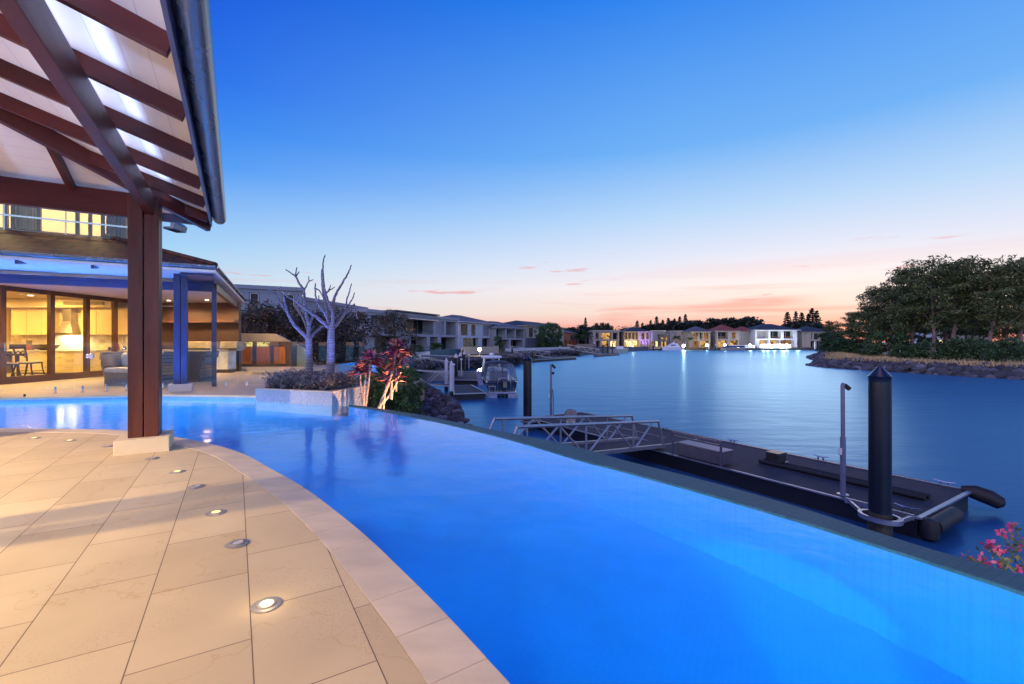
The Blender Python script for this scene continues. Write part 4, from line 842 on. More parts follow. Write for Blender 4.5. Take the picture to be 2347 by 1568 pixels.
def frtree(name, label, trunk, r0, r1, limbs, Y0, seed):
    rn = random.Random(seed); base = Z3(*trunk[0], Y0); base.z = PT-.05
    th = thing(name, label, 'tree', base, 'bare frangipani-like trees in the planter'); k = Y0/(3.797*F)
    pts = dense([base]+[Z3(x, y, Y0) for x, y in trunk[1:]], 5); n = len(pts)
    mb = MB(); mb.tube(pts, [(r0+(r1-r0)*i/(n-1))*k*.86*(1+rn.uniform(-.03,.03)) for i in range(n)], 16); mb.build('trunk', m_fbark, th, smooth=True)
    for lm in limbs:
        ra, rb, yo, drift, P = lm; pts = []
        for i, (x, y) in enumerate(P): pts.append(Z3(x, y, Y0+yo+drift*i/(len(P)-1)))
        pts = dense(pts, 4); n = len(pts); pts = [p+Vector((rn.gauss(0,.004), rn.gauss(0,.004), rn.gauss(0,.003))) for p in pts]
        mb = MB(); mb.tube(pts, [(ra*.74+(rb*.55-ra*.74)*(i/(n-1))**.8)*k*(1+.16*(i % 2)) for i in range(n)], 9); mb.build('branch', m_fbark, th, smooth=True)
frtree('bare_tree', 'left bare tree with thick grey branches in the planter, lit blue', [(682,1150),(684,1060),(680,930),(680,800)], 40, 30, [
    (24,9,0,-.5,[(672,815),(600,745),(540,680),(500,600),(460,540),(420,480),(395,430),(375,412),(330,390)]), (11,8,-.45,-.1,[(395,430),(415,395),(432,360)]), (12,8,-.2,-.5,[(500,600),(480,540),(467,480),(460,420)]),
    (27,7,0,.3,[(678,815),(680,700),(655,600),(645,500),(635,400),(600,340),(565,275),(530,250),(475,213)]), (9,7,.27,0,[(565,275),(568,235),(576,192)]), (9,7,.27,.1,[(565,275),(580,255),(596,232)]),
    (10,6,.2,.2,[(635,400),(660,355),(682,318),(720,300)]), (7,5,.35,0,[(682,318),(679,290),(682,273)]), (15,9,.05,.6,[(662,735),(640,660),(600,590),(570,540),(558,498)]),
    (18,10,0,.6,[(698,805),(740,755),(800,708),(850,652),(900,620)]), (14,8,0,.5,[(690,690),(715,620),(740,560),(750,485),(720,478)]), (10,7,.3,.4,[(745,540),(765,500),(768,440)])], 10.35, 1)
frtree('bare_tree', 'right taller bare tree with upright branches in the planter, lit blue', [(862,1155),(868,1060),(872,900),(876,700)], 44, 32, [
    (24,9,0,-.6,[(850,715),(790,660),(700,590),(620,530),(565,485),(500,450),(440,392)]), (12,8,-.4,-.1,[(585,495),(580,430),(568,378)]), (8,6,-.5,-.1,[(490,445),(500,420),(511,408)]),
    (24,9,0,.3,[(868,715),(845,600),(822,500),(803,400),(795,320),(790,215)]), (24,7,0,-.3,[(884,705),(885,590),(845,480),(815,380),(803,250),(804,160),(820,85)]),
    (20,7,0,.2,[(882,640),(895,500),(930,400),(990,300),(1030,225),(1050,174)]), (24,9,0,.7,[(905,712),(960,640),(1025,565),(1077,512)]), (10,8,.7,0,[(1077,512),(1085,560),(1095,610),(1105,642)]),
    (13,7,.4,.2,[(965,630),(1000,560),(1010,480),(1035,400),(1050,335)]), (10,7,.5,.1,[(1010,545),(1058,470),(1079,415)]), (15,8,0,-.7,[(860,690),(812,590),(755,500),(736,430),(736,335)]),
    (10,6,.2,.1,[(832,420),(862,392),(910,365)]), (8,6,.2,0,[(848,402),(862,375),(870,350)]), (12,7,.1,.4,[(895,645),(950,600),(995,572)]), (9,6,-.4,.1,[(738,380),(775,400),(800,450)])], 10.15, 2)
# cordyline (ti) plants below the weir
m_cor = leafmat('red_cordyline_leaf', [(.10,.015,.08),(.22,.03,.08),(.45,.09,.05),(.72,.40,.28),(.14,.03,.16),(.55,.18,.07),(.26,.03,.06),(.70,.36,.24)], .35)
m_stem = mat('pale_cordyline_stem', (.42,.30,.24), .7, var=.25, scale=12, bump=.3)
def rosette(mb, c, L_, n, rn, up=.95):
    for i in range(n):
        a = rn.uniform(0, 6.283); e = rn.uniform(-.25, 1.3)*up+.15; d = Vector((math.cos(a)*math.cos(e), math.sin(a)*math.cos(e), math.sin(e)))
        sd = d.cross(Vector((0,0,1))).normalized(); l = L_*rn.uniform(.65,1.1); w_ = L_*.15*rn.uniform(.8,1.2); up_ = sd.cross(d); p0 = Vector(c); prev = None; vs = []
        for k in range(6):
            t = k/5; p = p0+d*l*t+Vector((0,0,-l*.38*t*t)); ww = w_*math.sin(math.pi*min(1,.12+t*.88))**.8 if t < 1 else .001
            vs += [p-sd*ww, p-up_*ww*.45, p+sd*ww]
        mb.add(vs, [(3*k+j, 3*k+j+1, 3*k+4+j, 3*k+3+j) for k in range(5) for j in (0,1)])
def cordy(label, stems, Yd, seed):
    rn = random.Random(seed); b0 = Z3(*stems[0][0][0], Yd); th = thing('cordyline_plant', label, 'plant', b0, 'red-leaved cordylines beside the planter')
    for P, r, L_, n in stems:
        pts = dense([Z3(x, y, Yd+rn.uniform(-.1,.1)) for x, y in P], 4); k = Yd/(3.797*F); pts.insert(0, pts[0]+Vector((0,0,-.5)))
        m_ = len(pts); mb = MB(); mb.tube(pts, [r*k*(1-.45*i/m_) for i in range(m_)], 8); mb.build('stem', m_stem, th, smooth=True)
        if n:
            mb = MB(); rosette(mb, pts[-1], L_*k, n, rn); rosette(mb, pts[-1]-Vector((0,0,.08)), L_*k*.95, n//2, rn, .4); mb.build('leaf_rosette', m_cor, th, fix=False, smooth=True)
cordy('multi-stemmed red cordyline close to the planter corner', [([(1150,1405),(1135,1250),(1125,1090)],10,150,26), ([(1175,1410),(1195,1250),(1225,1000)],10,165,30), ([(1160,1405),(1160,1260),(1175,1130),(1150,1050)],9,120,18), ([(1165,1410),(1140,1330),(1150,1290)],6,60,8)], 9.35, 21)
cordy('forked red cordyline with thick pale stem beside the weir', [([(1290,1420),(1350,1270),(1400,1130),(1420,1020)],15,150,26), ([(1400,1130),(1425,1040),(1440,900)],12,170,34), ([(1300,1400),(1390,1300),(1440,1210),(1460,1150)],11,100,12), ([(1330,1420),(1345,1300),(1355,1150)],8,120,16), ([(1440,1060),(1480,1010),(1490,980)],8,110,16)], 9.25, 22)
# warm garden lamps, and added blue ones for the pool's glow on the trunks
spotlight((-3.7,9.35,.5), (-4.3,10.3,1.8), 100, 'added blue uplight for the pool glow at the front of the planter, right', (.12,.20,1), 75, .04, 'garden_uplight', None, 'lamp', m_black)
spotlight((-4.9,9.6,.5), (-4.4,10.3,1.8), 100, 'added blue uplight for the pool glow at the front of the planter, left', (.12,.20,1), 75, .04, 'garden_uplight', None, 'lamp', m_black)
spotlight((-1.9,8.75,-.45), (-3.0,9.35,.55), 230, 'warm garden spotlight aimed up at the cordylines', (1,.55,.28), 100, .04, 'garden_uplight', None, 'lamp', m_black)
spotlight((-2.2,9.6,-.5), (-3.6,10.3,2.2), 55, 'warm garden spotlight aimed at the right bare tree', (1,.62,.35), 50, .04, 'garden_uplight', None, 'lamp', m_black)
# timber deck and urn
td = MB(); td.prism([(-5.8,13.5), (-2.85,13.3), (-3.0,15.6), (-5.8,15.8)], -.76, -.10); tag(td.build('timber_deck', mat('jarrah_deck', (.17,.055,.022), .5, var=.3, scale=5, stretch=(.3,4,1)), bevel=.01), 'dark red timber deck platform beyond the cordylines', 'deck')
ub = D(920,887,13.9); ub.z = -.098; ur = thing('urn_planter', 'yellowish garden urn with pink flowers on the timber deck', 'urn', ub); k = 13.9/F
mb = MB(); mb.lathe(ub, [(.22,0),(.22,.05),(.13,.08),(.13,.12),(.20,.2),(.235,.32),(.22,.5),(.20,.56),(.24,.6),(.22,.62),(.17,.60)], 24); mb.build('urn', mat('ochre_ceramic', (.42,.27,.07), .3, var=.25, scale=3), ur, smooth=True)
mb = MB(); rn = random.Random(9)
for _ in range(14): mb.clump(ub+Vector((rn.uniform(-.2,.35), rn.uniform(-.2,.2), .72+rn.uniform(-.05,.2))), .09, 22, .05, rn, .9)
mb.build('flowers', leafmat('pink_petals', [(.5,.22,.40),(.6,.35,.5),(.35,.12,.3),(.05,.08,.03)], .6), ur, fix=False)
pt = thing('flower_pot', 'dark low planter pot on the deck left of the urn', 'pot', (-3.9,14.1,-.1)); mb = MB(); mb.obox((-3.9,14.1,.08), (.32,.25,.18), (1,0)); mb.build('pot', mat('dark_brown_pot', (.08,.04,.03), .6), pt, bevel=.02)
mb = MB(); rn = random.Random(4)
for _ in range(10): mb.clump((-3.9+rn.uniform(-.25,.25),14.1+rn.uniform(-.15,.15),.35+rn.uniform(0,.2)), .1, 24, .07, rn)
mb.build('foliage', m_leaf, pt, fix=False)
fence('glass_fence_panel', [Vector((-4.35,12.6,0)), Vector((-3.45,12.6,0)), Vector((-2.78,13.1,0))], -.42, .80, ['frameless glass fence panel behind the cordylines','frameless glass fence end panel beside the urn'], 'frameless glass deck fence panels', False)
fence('glass_fence_panel', [Vector((-5.9,12.2,0)), Vector((-5.0,12.4,0)), Vector((-4.1,12.6,0))], 0, 1.2, ['frameless glass fence panel behind the bare trees','frameless glass fence panel right of the bare trees'], 'frameless glass fence panels behind the trees', False)
# added blue box beyond the trees, for the pool reflected in the glass
sp_ = thing('glow_box', 'neighbouring spa with blue-lit tiles behind the bare trees', 'glow_box', (-5.4,15.5,-.4))
mb = MB(); mb.box(-6.6,-4.7,17.2,18.6,-.4,.35); mb.build('glow_box_wall', m_band, sp_); mb = MB(); mb.box(-6.5,-4.8,17.25,18.5,.352,.36); mb.build('glow_box_top', emit('glow_box_blue', (.02,.22,1), .9), sp_)
lamp('glow_box_lamp', 'POINT', (-5.3,16.7,.3), 14, (.1,.3,1), .1, parent=sp_)
# bougainvillea at the right edge
bg = D(2330,1330,3.7); bo = thing('bougainvillea', 'bougainvillea with bright pink bracts beyond the pool edge at the right', 'plant', (bg.x+.2, bg.y+.1, -1.6)); rn = random.Random(31)
tips = [(2222,1276),(2243,1286),(2265,1250),(2283,1258),(2302,1228),(2325,1207),(2290,1290),(2338,1302),(2262,1296),(2345,1250),(2315,1262)]
mb = MB(); lf = MB(); base = Vector((bg.x+.35, bg.y+.15, -1.6))
for i, (x, y) in enumerate(tips):
    p = D(x, y, 3.7+rn.uniform(-.15,.15)); mid = base.lerp(p, .55)+Vector((.12, rn.uniform(-.05,.05), .08)); pts = dense([base, mid, p], 6); mb.tube(pts, [.009-.006*j/len(pts) for j in range(len(pts))], 5)
    fl = MB()
    for _ in range(3 if i not in (2, 3) else 6):
        q = p+Vector((rn.gauss(0,.022), rn.gauss(0,.02), rn.gauss(0,.02)))
        for a in range(3):
            ang = a*2.09+rn.random(); d_ = Vector((math.cos(ang), rn.uniform(-.6,.6), math.sin(ang))).normalized(); sd = d_.cross(Vector((rn.gauss(0,1),1,rn.gauss(0,1)))).normalized(); l = .042
            fl.add([q, q+d_*l*.5+sd*l*.38, q+d_*l, q+d_*l*.5-sd*l*.38], [(0,1,2),(0,2,3)])
    fl.build('flower', leafmat('pink_bracts', [(.75,.03,.15),(.85,.09,.25),(.60,.02,.10),(.9,.2,.35)], .5), bo, fix=False)
    for t in (12,10,9,11):
        if t < len(pts): 
            for _ in range(4): lf.leaf(pts[t]+Vector((rn.gauss(0,.02), rn.gauss(0,.02), rn.gauss(0,.02))), .045, rn, asp=.7)
mb.build('stem', mat('woody_stem', (.25,.22,.08), .7), bo, smooth=True); lf.build('leaves', leafmat('bougainvillea_leaf', [(.10,.15,.03),(.20,.22,.06),(.30,.27,.09)], .5), bo, fix=False)
spotlight((bg.x-.2, bg.y-.55, -.75), (bg.x-.15, bg.y, -.55), 5, 'small garden light outside the pool wall by the bougainvillea', (1,.85,.7), 150, .05, 'garden_uplight', None, 'lamp', m_black)
# ------------------------------------------------------------------ pontoon below the pool
n0 = G(2106,1188.7,DECK); pd = Vector((-.522,.853,0)); pn = Vector((.853,.522,0)); PL = 11.2; PW = 2.52
def PT_(a, b, z=DECK): v = n0+pd*a+pn*b; return Vector((v.x, v.y, z))
po = thing('pontoon', 'long grey pontoon with pale edge trim moored below the pool', 'pontoon', (n0.x, n0.y, RIV))
m_deckp = mat('dark_pontoon_surface', (.024,.022,.034), .8, var=.35, scale=2.5, bump=.5, bs=110)
mb = MB(); mb.prism([PT_(0,0), PT_(PL,0), PT_(PL,PW), PT_(0,PW)], DECK-.03, DECK); mb.build('deck', m_deckp, po)
mb = MB(); mb.prism([PT_(.03,.04), PT_(PL-.03,.04), PT_(PL-.03,PW-.04), PT_(.03,PW-.04)], RIV-.4, DECK-.031); mb.build('float', m_float, po)
for a, b, w_ in (((0,0),(PL,0),.035), ((0,PW),(PL,PW),.035), ((0,0),(0,PW),.07), ((PL,0),(PL,PW),.04)):
    mb = MB(); mb.beam(PT_(*a,DECK+.004), PT_(*b,DECK+.004), w_, .03); mb.build('edge_trim', m_alu, po)
for a in (5.6,): mb = MB(); mb.beam(PT_(a,.05,DECK+.003), PT_(a,PW-.05,DECK+.003), .03, .008); mb.build('joint_strip', m_alu, po)
mb = MB(); mb.beam(PT_(6.2,.75,DECK+.004), PT_(PL-.3,.75,DECK+.004), .02, .01); mb.beam(PT_(6.2,1.5,DECK+.004), PT_(PL-.3,1.5,DECK+.004), .02, .01); mb.build('joint_strip', m_alu, po)
mb = MB(); mb.beam(PT_(.6,PW+.04,DECK-.05), PT_(PL-.2,PW+.04,DECK-.05), .08, .13); mb.build('fender_strip', m_rub, po)
for b0, b1, lb in ((.15,1.15,'black rubber fender across the near end of the pontoon'),):
    f_ = MB(); f_.tube([PT_(-.12,b0,DECK-.12), PT_(-.12,b1,DECK-.12)], .13, 14); tag(f_.build('fender', m_rub, smooth=True), lb, 'fender')
f_ = MB(); p = PT_(-.02,PW+.02,DECK-.05); f_.tube([p+Vector((-.12,.10,.06)), p+Vector((.02,0,.04)), p+Vector((.18,-.12,-.02)), p+Vector((.30,-.20,-.10)), p+Vector((.34,-.23,-.12))], [.07,.13,.14,.12,.05], 14); tag(f_.build('fender', m_rub, smooth=True), 'bulky black fender sticking out at the far right corner of the pontoon', 'fender')
f_ = MB(); f_.lathe(PT_(-.10,.1,DECK-.34), [(.05,0),(.12,.06),(.13,.25),(.1,.34),(.03,.36)], 14); tag(f_.build('fender', m_rub, smooth=True), 'black corner fender at the near corner of the pontoon beside the big pile', 'fender')
def cleat(p, label, sc_=1):
    th = thing('mooring_cleat', label, 'cleat', p, 'steel mooring cleats on the pontoon'); mb = MB(); d = pd
    for k in (-.055, .055): mb.beam(p+d*k*sc_, p+d*k*sc_+Vector((0,0,.06*sc_)), .03*sc_, .03*sc_, up=(d.x,d.y,0))
    mb.build('foot', m_steel, th, bevel=.002)
    mb = MB(); mb.tube([p+d*-.17*sc_+Vector((0,0,.085*sc_)), p+d*-.06*sc_+Vector((0,0,.066*sc_)), p+d*.06*sc_+Vector((0,0,.066*sc_)), p+d*.17*sc_+Vector((0,0,.085*sc_))], [.008*sc_,.015*sc_,.015*sc_,.008*sc_], 8); mb.build('horn', m_steel, th, smooth=True)
for x, y, lb in ((1679,1014,'mooring cleat on the far pontoon edge behind the slatted box'),(1881,1053,'mooring cleat on the far pontoon edge beside the grey pole'),(2164,1112,'mooring cleat at the far right corner of the pontoon'),(2079,1172,'mooring cleat on the near edge right of the big black pile'),(1524,985,'mooring cleat on the far pontoon edge past the gangway end'),(1317,944,'mooring cleat at the very far end of the pontoon')):
    cleat(G(x, y, DECK+.004), lb, 1.0)
m_tide = mat('tide_growth', (.06,.05,.035), .9, var=.6, scale=9, bump=.8, bs=20)
# big black piles with conical caps and their guide rings
def pile(c, r, ztop, cone, m, mcap, label, cat='pile', grp=None, ring=True, n=24, zb=-4.2, name='mooring_pile'):
    th = thing(name, label, cat, (c[0], c[1], zb), grp); c0 = (c[0], c[1], 0)
    mb = MB(); mb.lathe(c0, [(r,zb),(r,ztop-cone)], n); mb.build('shaft', m, th, smooth=True)
    mb = MB(); mb.lathe(c0, [(r*1.02,ztop-cone-.09),(r*1.02,ztop-cone),(r*1.045,ztop-cone+.005),(r*.10,ztop-.015),(r*.02,ztop)], n); mb.build('cap', mcap, th, smooth=True)
    mb = MB(); mb.lathe(c0, [(r+.006,RIV-.3),(r+.012,RIV+.1),(r+.009,RIV+.3),(r+.003,RIV+.42)], n); mb.build('tide_band', m_tide, th, smooth=True); return th
P1 = Vector((5.87,7.26,0)); P2 = Vector((.55,16.1,0)); m_capb = mat('black_cone_cap', (.014,.02,.035), .22, var=.1, coat=.3)
pile(P1, .150, .84, .19, m_black, m_capb, 'thick black mooring pile with cone top at the near end of the pontoon'); pile(P2, .150, .76, .16, m_black, m_capb, 'thick black mooring pile at the far end of the pontoon behind the gangway')
def ring(c, label, side):
    th = thing('pile_guide', label, 'pile guide', (c.x, c.y, DECK), 'aluminium pile guides bolted to the pontoon'); mb = MB(); n = 28; vs = []; r0, r1 = .19, .235
    for i in range(n):
        a = 2*math.pi*i/n
        for r, z in ((r0,-.04),(r1,-.04),(r1,.03),(r0,.03)): vs.append(c+pd*math.cos(a)*r*1.25+pn*math.sin(a)*r+Vector((0,0,DECK+z)))
    mb.add(vs, [(4*i+j, 4*i+(j+1)%4, 4*((i+1)%n)+(j+1)%4, 4*((i+1)%n)+j) for i in range(n) for j in range(4)]); mb.build('hoop', m_alu, th, smooth=True)
    d = (c-n0).dot(pn); e = c-pn*d
    for k in (-1, 1):
        mb = MB(); mb.beam(Vector((0,0,DECK))+c+pd*k*.24-pn*.02, Vector((0,0,DECK))+e+pd*(.62 if k > 0 else -.28), .035, .06); mb.build('strut', m_alu, th)
    mb = MB(); mb.beam(Vector((0,0,DECK+.0))+e+pd*.66-pn*.02, Vector((0,0,DECK))+e-pd*.30-pn*.02, .03, .09); mb.build('mounting_plate', m_alu, th)
    for i in range(4):
        a = math.pi/4+math.pi/2*i; mb = MB(); p = c+pd*math.cos(a)*.2+pn*math.sin(a)*.172+Vector((0,0,DECK)); mb.tube([p+pd*.03, p-pd*.03], .022, 8); mb.build('roller', m_rub, th)
ring(P1, 'aluminium hoop guide around the near black pile', -1); ring(P2, 'aluminium hoop guide around the far black pile', -1)
# telescopic grey poles
m_pole = mat('grey_blue_pole', (.17,.17,.24), .35, var=.1)
def pole(p, h, label, r=.045, head=True):
    th = thing('telescopic_pole', label, 'pole', p, 'slim telescopic poles on the pontoon'); mb = MB(); mb.lathe(p, [(.095,0),(.095,.012),(r*1.2,.02)], 20); mb.build('base_flange', m_alu, th, smooth=True)
    mb = MB(); mb.tube([p+Vector((0,0,.01)), p+Vector((0,0,h*.52))], r, 16); mb.build('lower_tube', m_pole, th, smooth=True)
    mb = MB(); mb.tube([p+Vector((0,0,h*.52)), p+Vector((-.006,0,h*.98)), p+Vector((.01,0,h))], [r*.76,r*.76,r*.6], 16); mb.build('upper_tube', m_pole, th, smooth=True)
    mb = MB(); mb.beam(p+Vector((.02,0,h*.985)), p+Vector((.11,-.02,h*.945)), .07, .07); mb.build('pole_head', m_rub, th, bevel=.01)
    mb = MB(); mb.beam(p+Vector((-r-.02,-.02,h*.36)), p+Vector((-r-.02,-.02,h*.42)), .05, .05, up=(0,1,0)); mb.build('cable_box', m_white, th, bevel=.01); return th
pole(G(1932,1134,DECK), 2.04, 'slim grey pole standing on the pontoon left of the thick black pile'); 
t2 = pole(G(1263,953,DECK), 1.95, 'slim dark pole with two small lamps at the far end of the pontoon', .05); p = G(1263,953,DECK)
for a, b in (((.03,1.93),(.16,1.80)), ((.03,1.62),(.12,1.60))): mb = MB(); mb.beam(p+Vector((a[0],0,a[1])), p+Vector((b[0],0,b[1])), .10, .09); mb.build('pole_lamp', m_rub, t2, bevel=.01)
mb = MB(); mb.tube([p+Vector((.05,-.03,1.0)), p+Vector((.09,-.03,.7)), p+Vector((.10,-.03,.2)), p+Vector((.08,-.03,.02))], .012, 6); mb.build('cable', m_rub, t2, smooth=True)
# hose reel
hr = thing('hose_reel', 'white hose reel on the far part of the pontoon', 'hose reel', G(1308,968,DECK)); c = G(1308,968,DECK)
mb = MB(); mb.tube([c+Vector((0,-.09,.24)), c+Vector((0,.09,.24))], .20, 22); mb.build('drum', m_rub, hr, smooth=True)
for k in (-.1, .1): mb = MB(); mb.tube([c+Vector((0,k-.012,.24)), c+Vector((0,k+.012,.24))], .21, 24); mb.build('flange', mat('beige_reel', (.30,.27,.25), .6), hr, smooth=True)
mb = MB(); mb.beam(c+Vector((0,0,0)), c+Vector((0,0,.24)), .3, .12, up=(0,1,0)); mb.build('stand', m_white, hr)
# slatted dock box and rail frame
m_slat = mat('grey_slat_box', (.12,.115,.135), .55, var=.15)
def a_of(x, y): v = G(x, y, DECK)-n0; return v.dot(pd), v.dot(pn)
a0, b0 = a_of(1654,1069); a1, b1 = a_of(1548,1044); db = thing('dock_box', 'long slatted grey storage box on the pontoon', 'box', PT_(a0,.1))
mb = MB(); mb.prism([PT_(a0,.12), PT_(a1,.12), PT_(a1,.50), PT_(a0,.50)], DECK+.03, DECK+.30); mb.build('body', m_slat, db)
nn = 30; mb = MB()
for i in range(nn): a = a0+(a1-a0)*(i+.5)/nn; mb.beam(PT_(a,.112,DECK+.02), PT_(a,.112,DECK+.30), .025, .012, up=(pn.x,pn.y,0))
for i in range(8): b = .14+.34*(i+.5)/8; mb.beam(PT_(a0-.007,b,DECK+.02), PT_(a0-.007,b,DECK+.30), .03, .012, up=(pd.x,pd.y,0))
mb.build('slats', m_slat, db); mb = MB(); mb.prism([PT_(a0-.02,.10), PT_(a1+.02,.10), PT_(a1+.02,.52), PT_(a0-.02,.52)], DECK+.303, DECK+.325); mb.build('lid', mat('checkered_lid', (.20,.19,.23), .45, var=.5, scale=60), db, bevel=.004)
rf = thing('rail_frame', 'dark rectangular rail frame in front of the slatted dock box', 'railing', PT_(a0,.04)); m_fr = mat('dark_rail_tube', (.10,.09,.12), .4)
for a in (a0-.02, a1+.10): mb = MB(); mb.beam(PT_(a,.05), PT_(a,.05,DECK+.57), .04, .04, up=(pn.x,pn.y,0)); mb.build('post', m_fr, rf)
for z in (.55, .47): mb = MB(); mb.beam(PT_(a0-.02,.05,DECK+z), PT_(a1+.10,.05,DECK+z), .035, .03); mb.build('rail', m_fr, rf)
for i in (1, 2): mb = MB(); a = a0+(a1-a0)*i/3; mb.beam(PT_(a,.05,DECK+.47), PT_(a+.25,.05,DECK+.55), .012, .012); mb.build('brace', m_fr, rf)
# covered pump box with tap and hose
c = G(1772,1066,DECK)+pn*.12; bb = thing('pump_box', 'small black covered box with a tap on the pontoon', 'box', c)
mb = MB(); mb.obox((c.x,c.y,DECK+.13), (.15,.17,.13), (pd.x,pd.y), top=.96); mb.build('cover', m_rub, bb, bevel=.02); mb = MB(); mb.obox((c.x,c.y,DECK+.27), (.155,.175,.015), (pd.x,pd.y)); mb.build('lid', mat('worn_black_lid', (.035,.035,.045), .4), bb, bevel=.01)
t = G(1800,1068,DECK); mb = MB(); mb.tube([t, t+Vector((0,0,.09)), t+Vector((.05,0,.10)), t+Vector((.06,0,.07))], .012, 8); mb.build('tap', m_steel, bb, smooth=True)
hs2 = MB(); hs2.tube(dense([t+Vector((.03,-.02,.012)), t+Vector((.14,.03,.012)), t+Vector((.24,-.04,.012)), t+Vector((.12,-.10,.012)), t+Vector((-.05,-.05,.012))], 6), .008, 6); tag(hs2.build('hose', m_steel, smooth=True), 'short pale hose lying by the tap on the pontoon', 'hose')
# two rolled black sponsons lying on deck
for b_, lb in ((1.33,'black padded roll lying on the pontoon deck, nearer the river'), (1.12,'black padded roll lying on the pontoon deck, nearer the pool')):
    f_ = MB(); f_.tube([PT_(.25,b_,DECK+.045), PT_(3.2,b_,DECK+.045)], .045, 12); tag(f_.build('padded_roll', m_rub, smooth=True), lb, 'roll', 'black padded rolls on the pontoon')
# gangway
gwy = thing('gangway', 'aluminium truss gangway leading down to the pontoon', 'gangway', G(1521,1027,DECK))
def grail(p0, t0, L0, rise, nb):
    "p0 bottom at the pontoon, t0 start of the top rail"
    gd = Vector((-.735,-.678,0)).normalized()
    up = lambda k: p0+gd*k+Vector((0,0,rise*k/L0)); H = .64
    tp = lambda k: up(k)+Vector((0,0,H))
    mb = MB(); mb.beam(up(-.05), up(L0), .06, .09); mb.build('bottom_chord', m_alu, gwy)
    mb = MB(); mb.tube([tp(.28), tp(L0-.35)], .034, 10); mb.build('handrail', m_alu, gwy, smooth=True)
    mb = MB(); mb.tube([up(0)+Vector((0,0,-.03)), tp(.28)], .028, 8); mb.build('end_strut', m_alu, gwy, smooth=True); mb = MB(); mb.tube([up(L0), tp(L0-.35)], .028, 8); mb.build('end_strut', m_alu, gwy, smooth=True)
    for kb in (1.43, 3.24, 5.0):
        mb = MB(); mb.tube([up(kb), tp(kb)], .022, 8); mb.build('upright', m_alu, gwy, smooth=True)
        for dk_ in (-.90, .88):
            if kb+dk_ < L0-.3: mb = MB(); mb.tube([up(kb+.05*(1 if dk_ > 0 else -1)), tp(max(.34, kb+dk_))], .022, 8); mb.build('diagonal', m_alu, gwy, smooth=True)
pA = G(1521.6,1021.8,DECK+.09); pB = G(1461,1005.6,DECK+.09)
grail(pA, 0, 5.6, .55, 8); grail(pB, 0, 5.6, .55, 8)
gd = Vector((-.735,-.678,0)).normalized(); mb = MB(); mb.vprism([pA+Vector((0,0,-.05)), pB+Vector((0,0,-.05)), pB+gd*5.6+Vector((0,0,.50)), pA+gd*5.6+Vector((0,0,.50))], (0,0,.03)); mb.build('walkway', m_deckp, gwy)

# ------------------------------------------------------------------ neighbours' docks on the left bank
def deckbox(name, label, pts, z, th, m, grp=None, cat='dock', fl=True):
    root = thing(name, label, cat, (pts[0].x, pts[0].y, RIV), grp); mb = MB(); mb.prism(pts, z-.06, z); mb.build('deck', m, root)
    c = sum((Vector((p.x,p.y,0)) for p in pts), Vector())/len(pts); ip = [c+(Vector((p.x,p.y,0))-c)*.97 for p in pts]
    mb = MB(); mb.prism(ip, RIV-.3, z-.0605); mb.build('float', m_float, root)
    for a, b in zip(pts, pts[1:]+pts[:1]): mb = MB(); mb.beam(Vector((a.x,a.y,z+.003)), Vector((b.x,b.y,z+.003)), .07, .05); mb.build('edge_trim', m_alu, root)
    return root
dkA = [G(1041,903.5,DECK), G(1114,901,DECK), G(1080,883,DECK), G(1039,885,DECK)]
deckbox('floating_dock', 'small grey floating dock beside the moored cabin boat', dkA, DECK, .1, m_deckg, 'floating docks along the left bank')
dkB = [G(1036,871,DECK), G(1100,872,DECK), G(1096,852,DECK), G(1040,852,DECK)]
deckbox('floating_dock', 'dark floating dock behind the white piles', dkB, DECK, .1, m_deckg, 'floating docks along the left bank')
mb = thing
def gang2(name, label, a, b, w_, H=.8, n=8, grp='truss gangways along the left bank'):
    root = thing(name, label, 'gangway', a, grp); a = Vector(a); b = Vector(b); d = (b-a); sd = Vector((d.y,-d.x,0)).normalized()*w_/2
    for s_ in (-1, 1):
        o = sd*s_; z = Vector((0,0,H)); m1 = MB(); m1.beam(a+o, b+o, .05, .08); m1.build('bottom_chord', m_alu, root); m1 = MB(); m1.beam(a+o+z+d*.04, b+o+z-d*.04, .05, .05); m1.build('handrail', m_alu, root)
        for i in range(n):
            p = a+o+d*(i/n); q = a+o+d*((i+1)/n); m1 = MB(); m1.beam(p if i % 2 == 0 else p+z, q+z if i % 2 == 0 else q, .035, .035); m1.build('diagonal', m_alu, root)
    m1 = MB(); m1.vprism([a-sd, a+sd, b+sd, b-sd], (0,0,.03)); m1.build('walkway', m_deckg, root); return root
a = G(1036,886,DECK); gang2('gangway', 'pale truss gangway running from the deck to the small dock', a+Vector((0,0,.05)), a+Vector((-6.2,-2.2,.7)), .9)
a = G(1040,853,DECK); gang2('gangway', 'second truss gangway higher up beside the covered boat', a+Vector((0,0,.05)), a+Vector((-5.2,1.2,.9)), .9)
dd = lambda x, y, z=DECK: G(x, y, z)
def pl_(x, yb, ytop, wpx, m, mc, lb, cone=.35):
    Y = (CAMZ-RIV)*F/(yb-CY); c = D(x, yb, Y); r = wpx/F*Y/2; zt = CAMZ+(CY-ytop)/F*Y
    pile((c.x, c.y), r, zt, r*2.1*cone/.35, m, mc, lb, grp=None, n=14)
pl_(1034.5,914,826,8.6,m_pilew,m_pilew,'white pointed mooring pile at the near corner of the small dock',.42); pl_(1023,895,819,8,m_pilew,m_pilew,'second white pointed mooring pile left of the small dock',.42)
pl_(1045,873,809.4,8.2,m_black,m_pilew,'black pile with white cone cap, nearest of the three'); pl_(1055,866,807,7.2,m_black,m_pilew,'black pile with white cone cap, middle of the three'); pl_(1064,856,803.5,6.6,m_black,m_pilew,'black pile with white cone cap, farthest of the three')
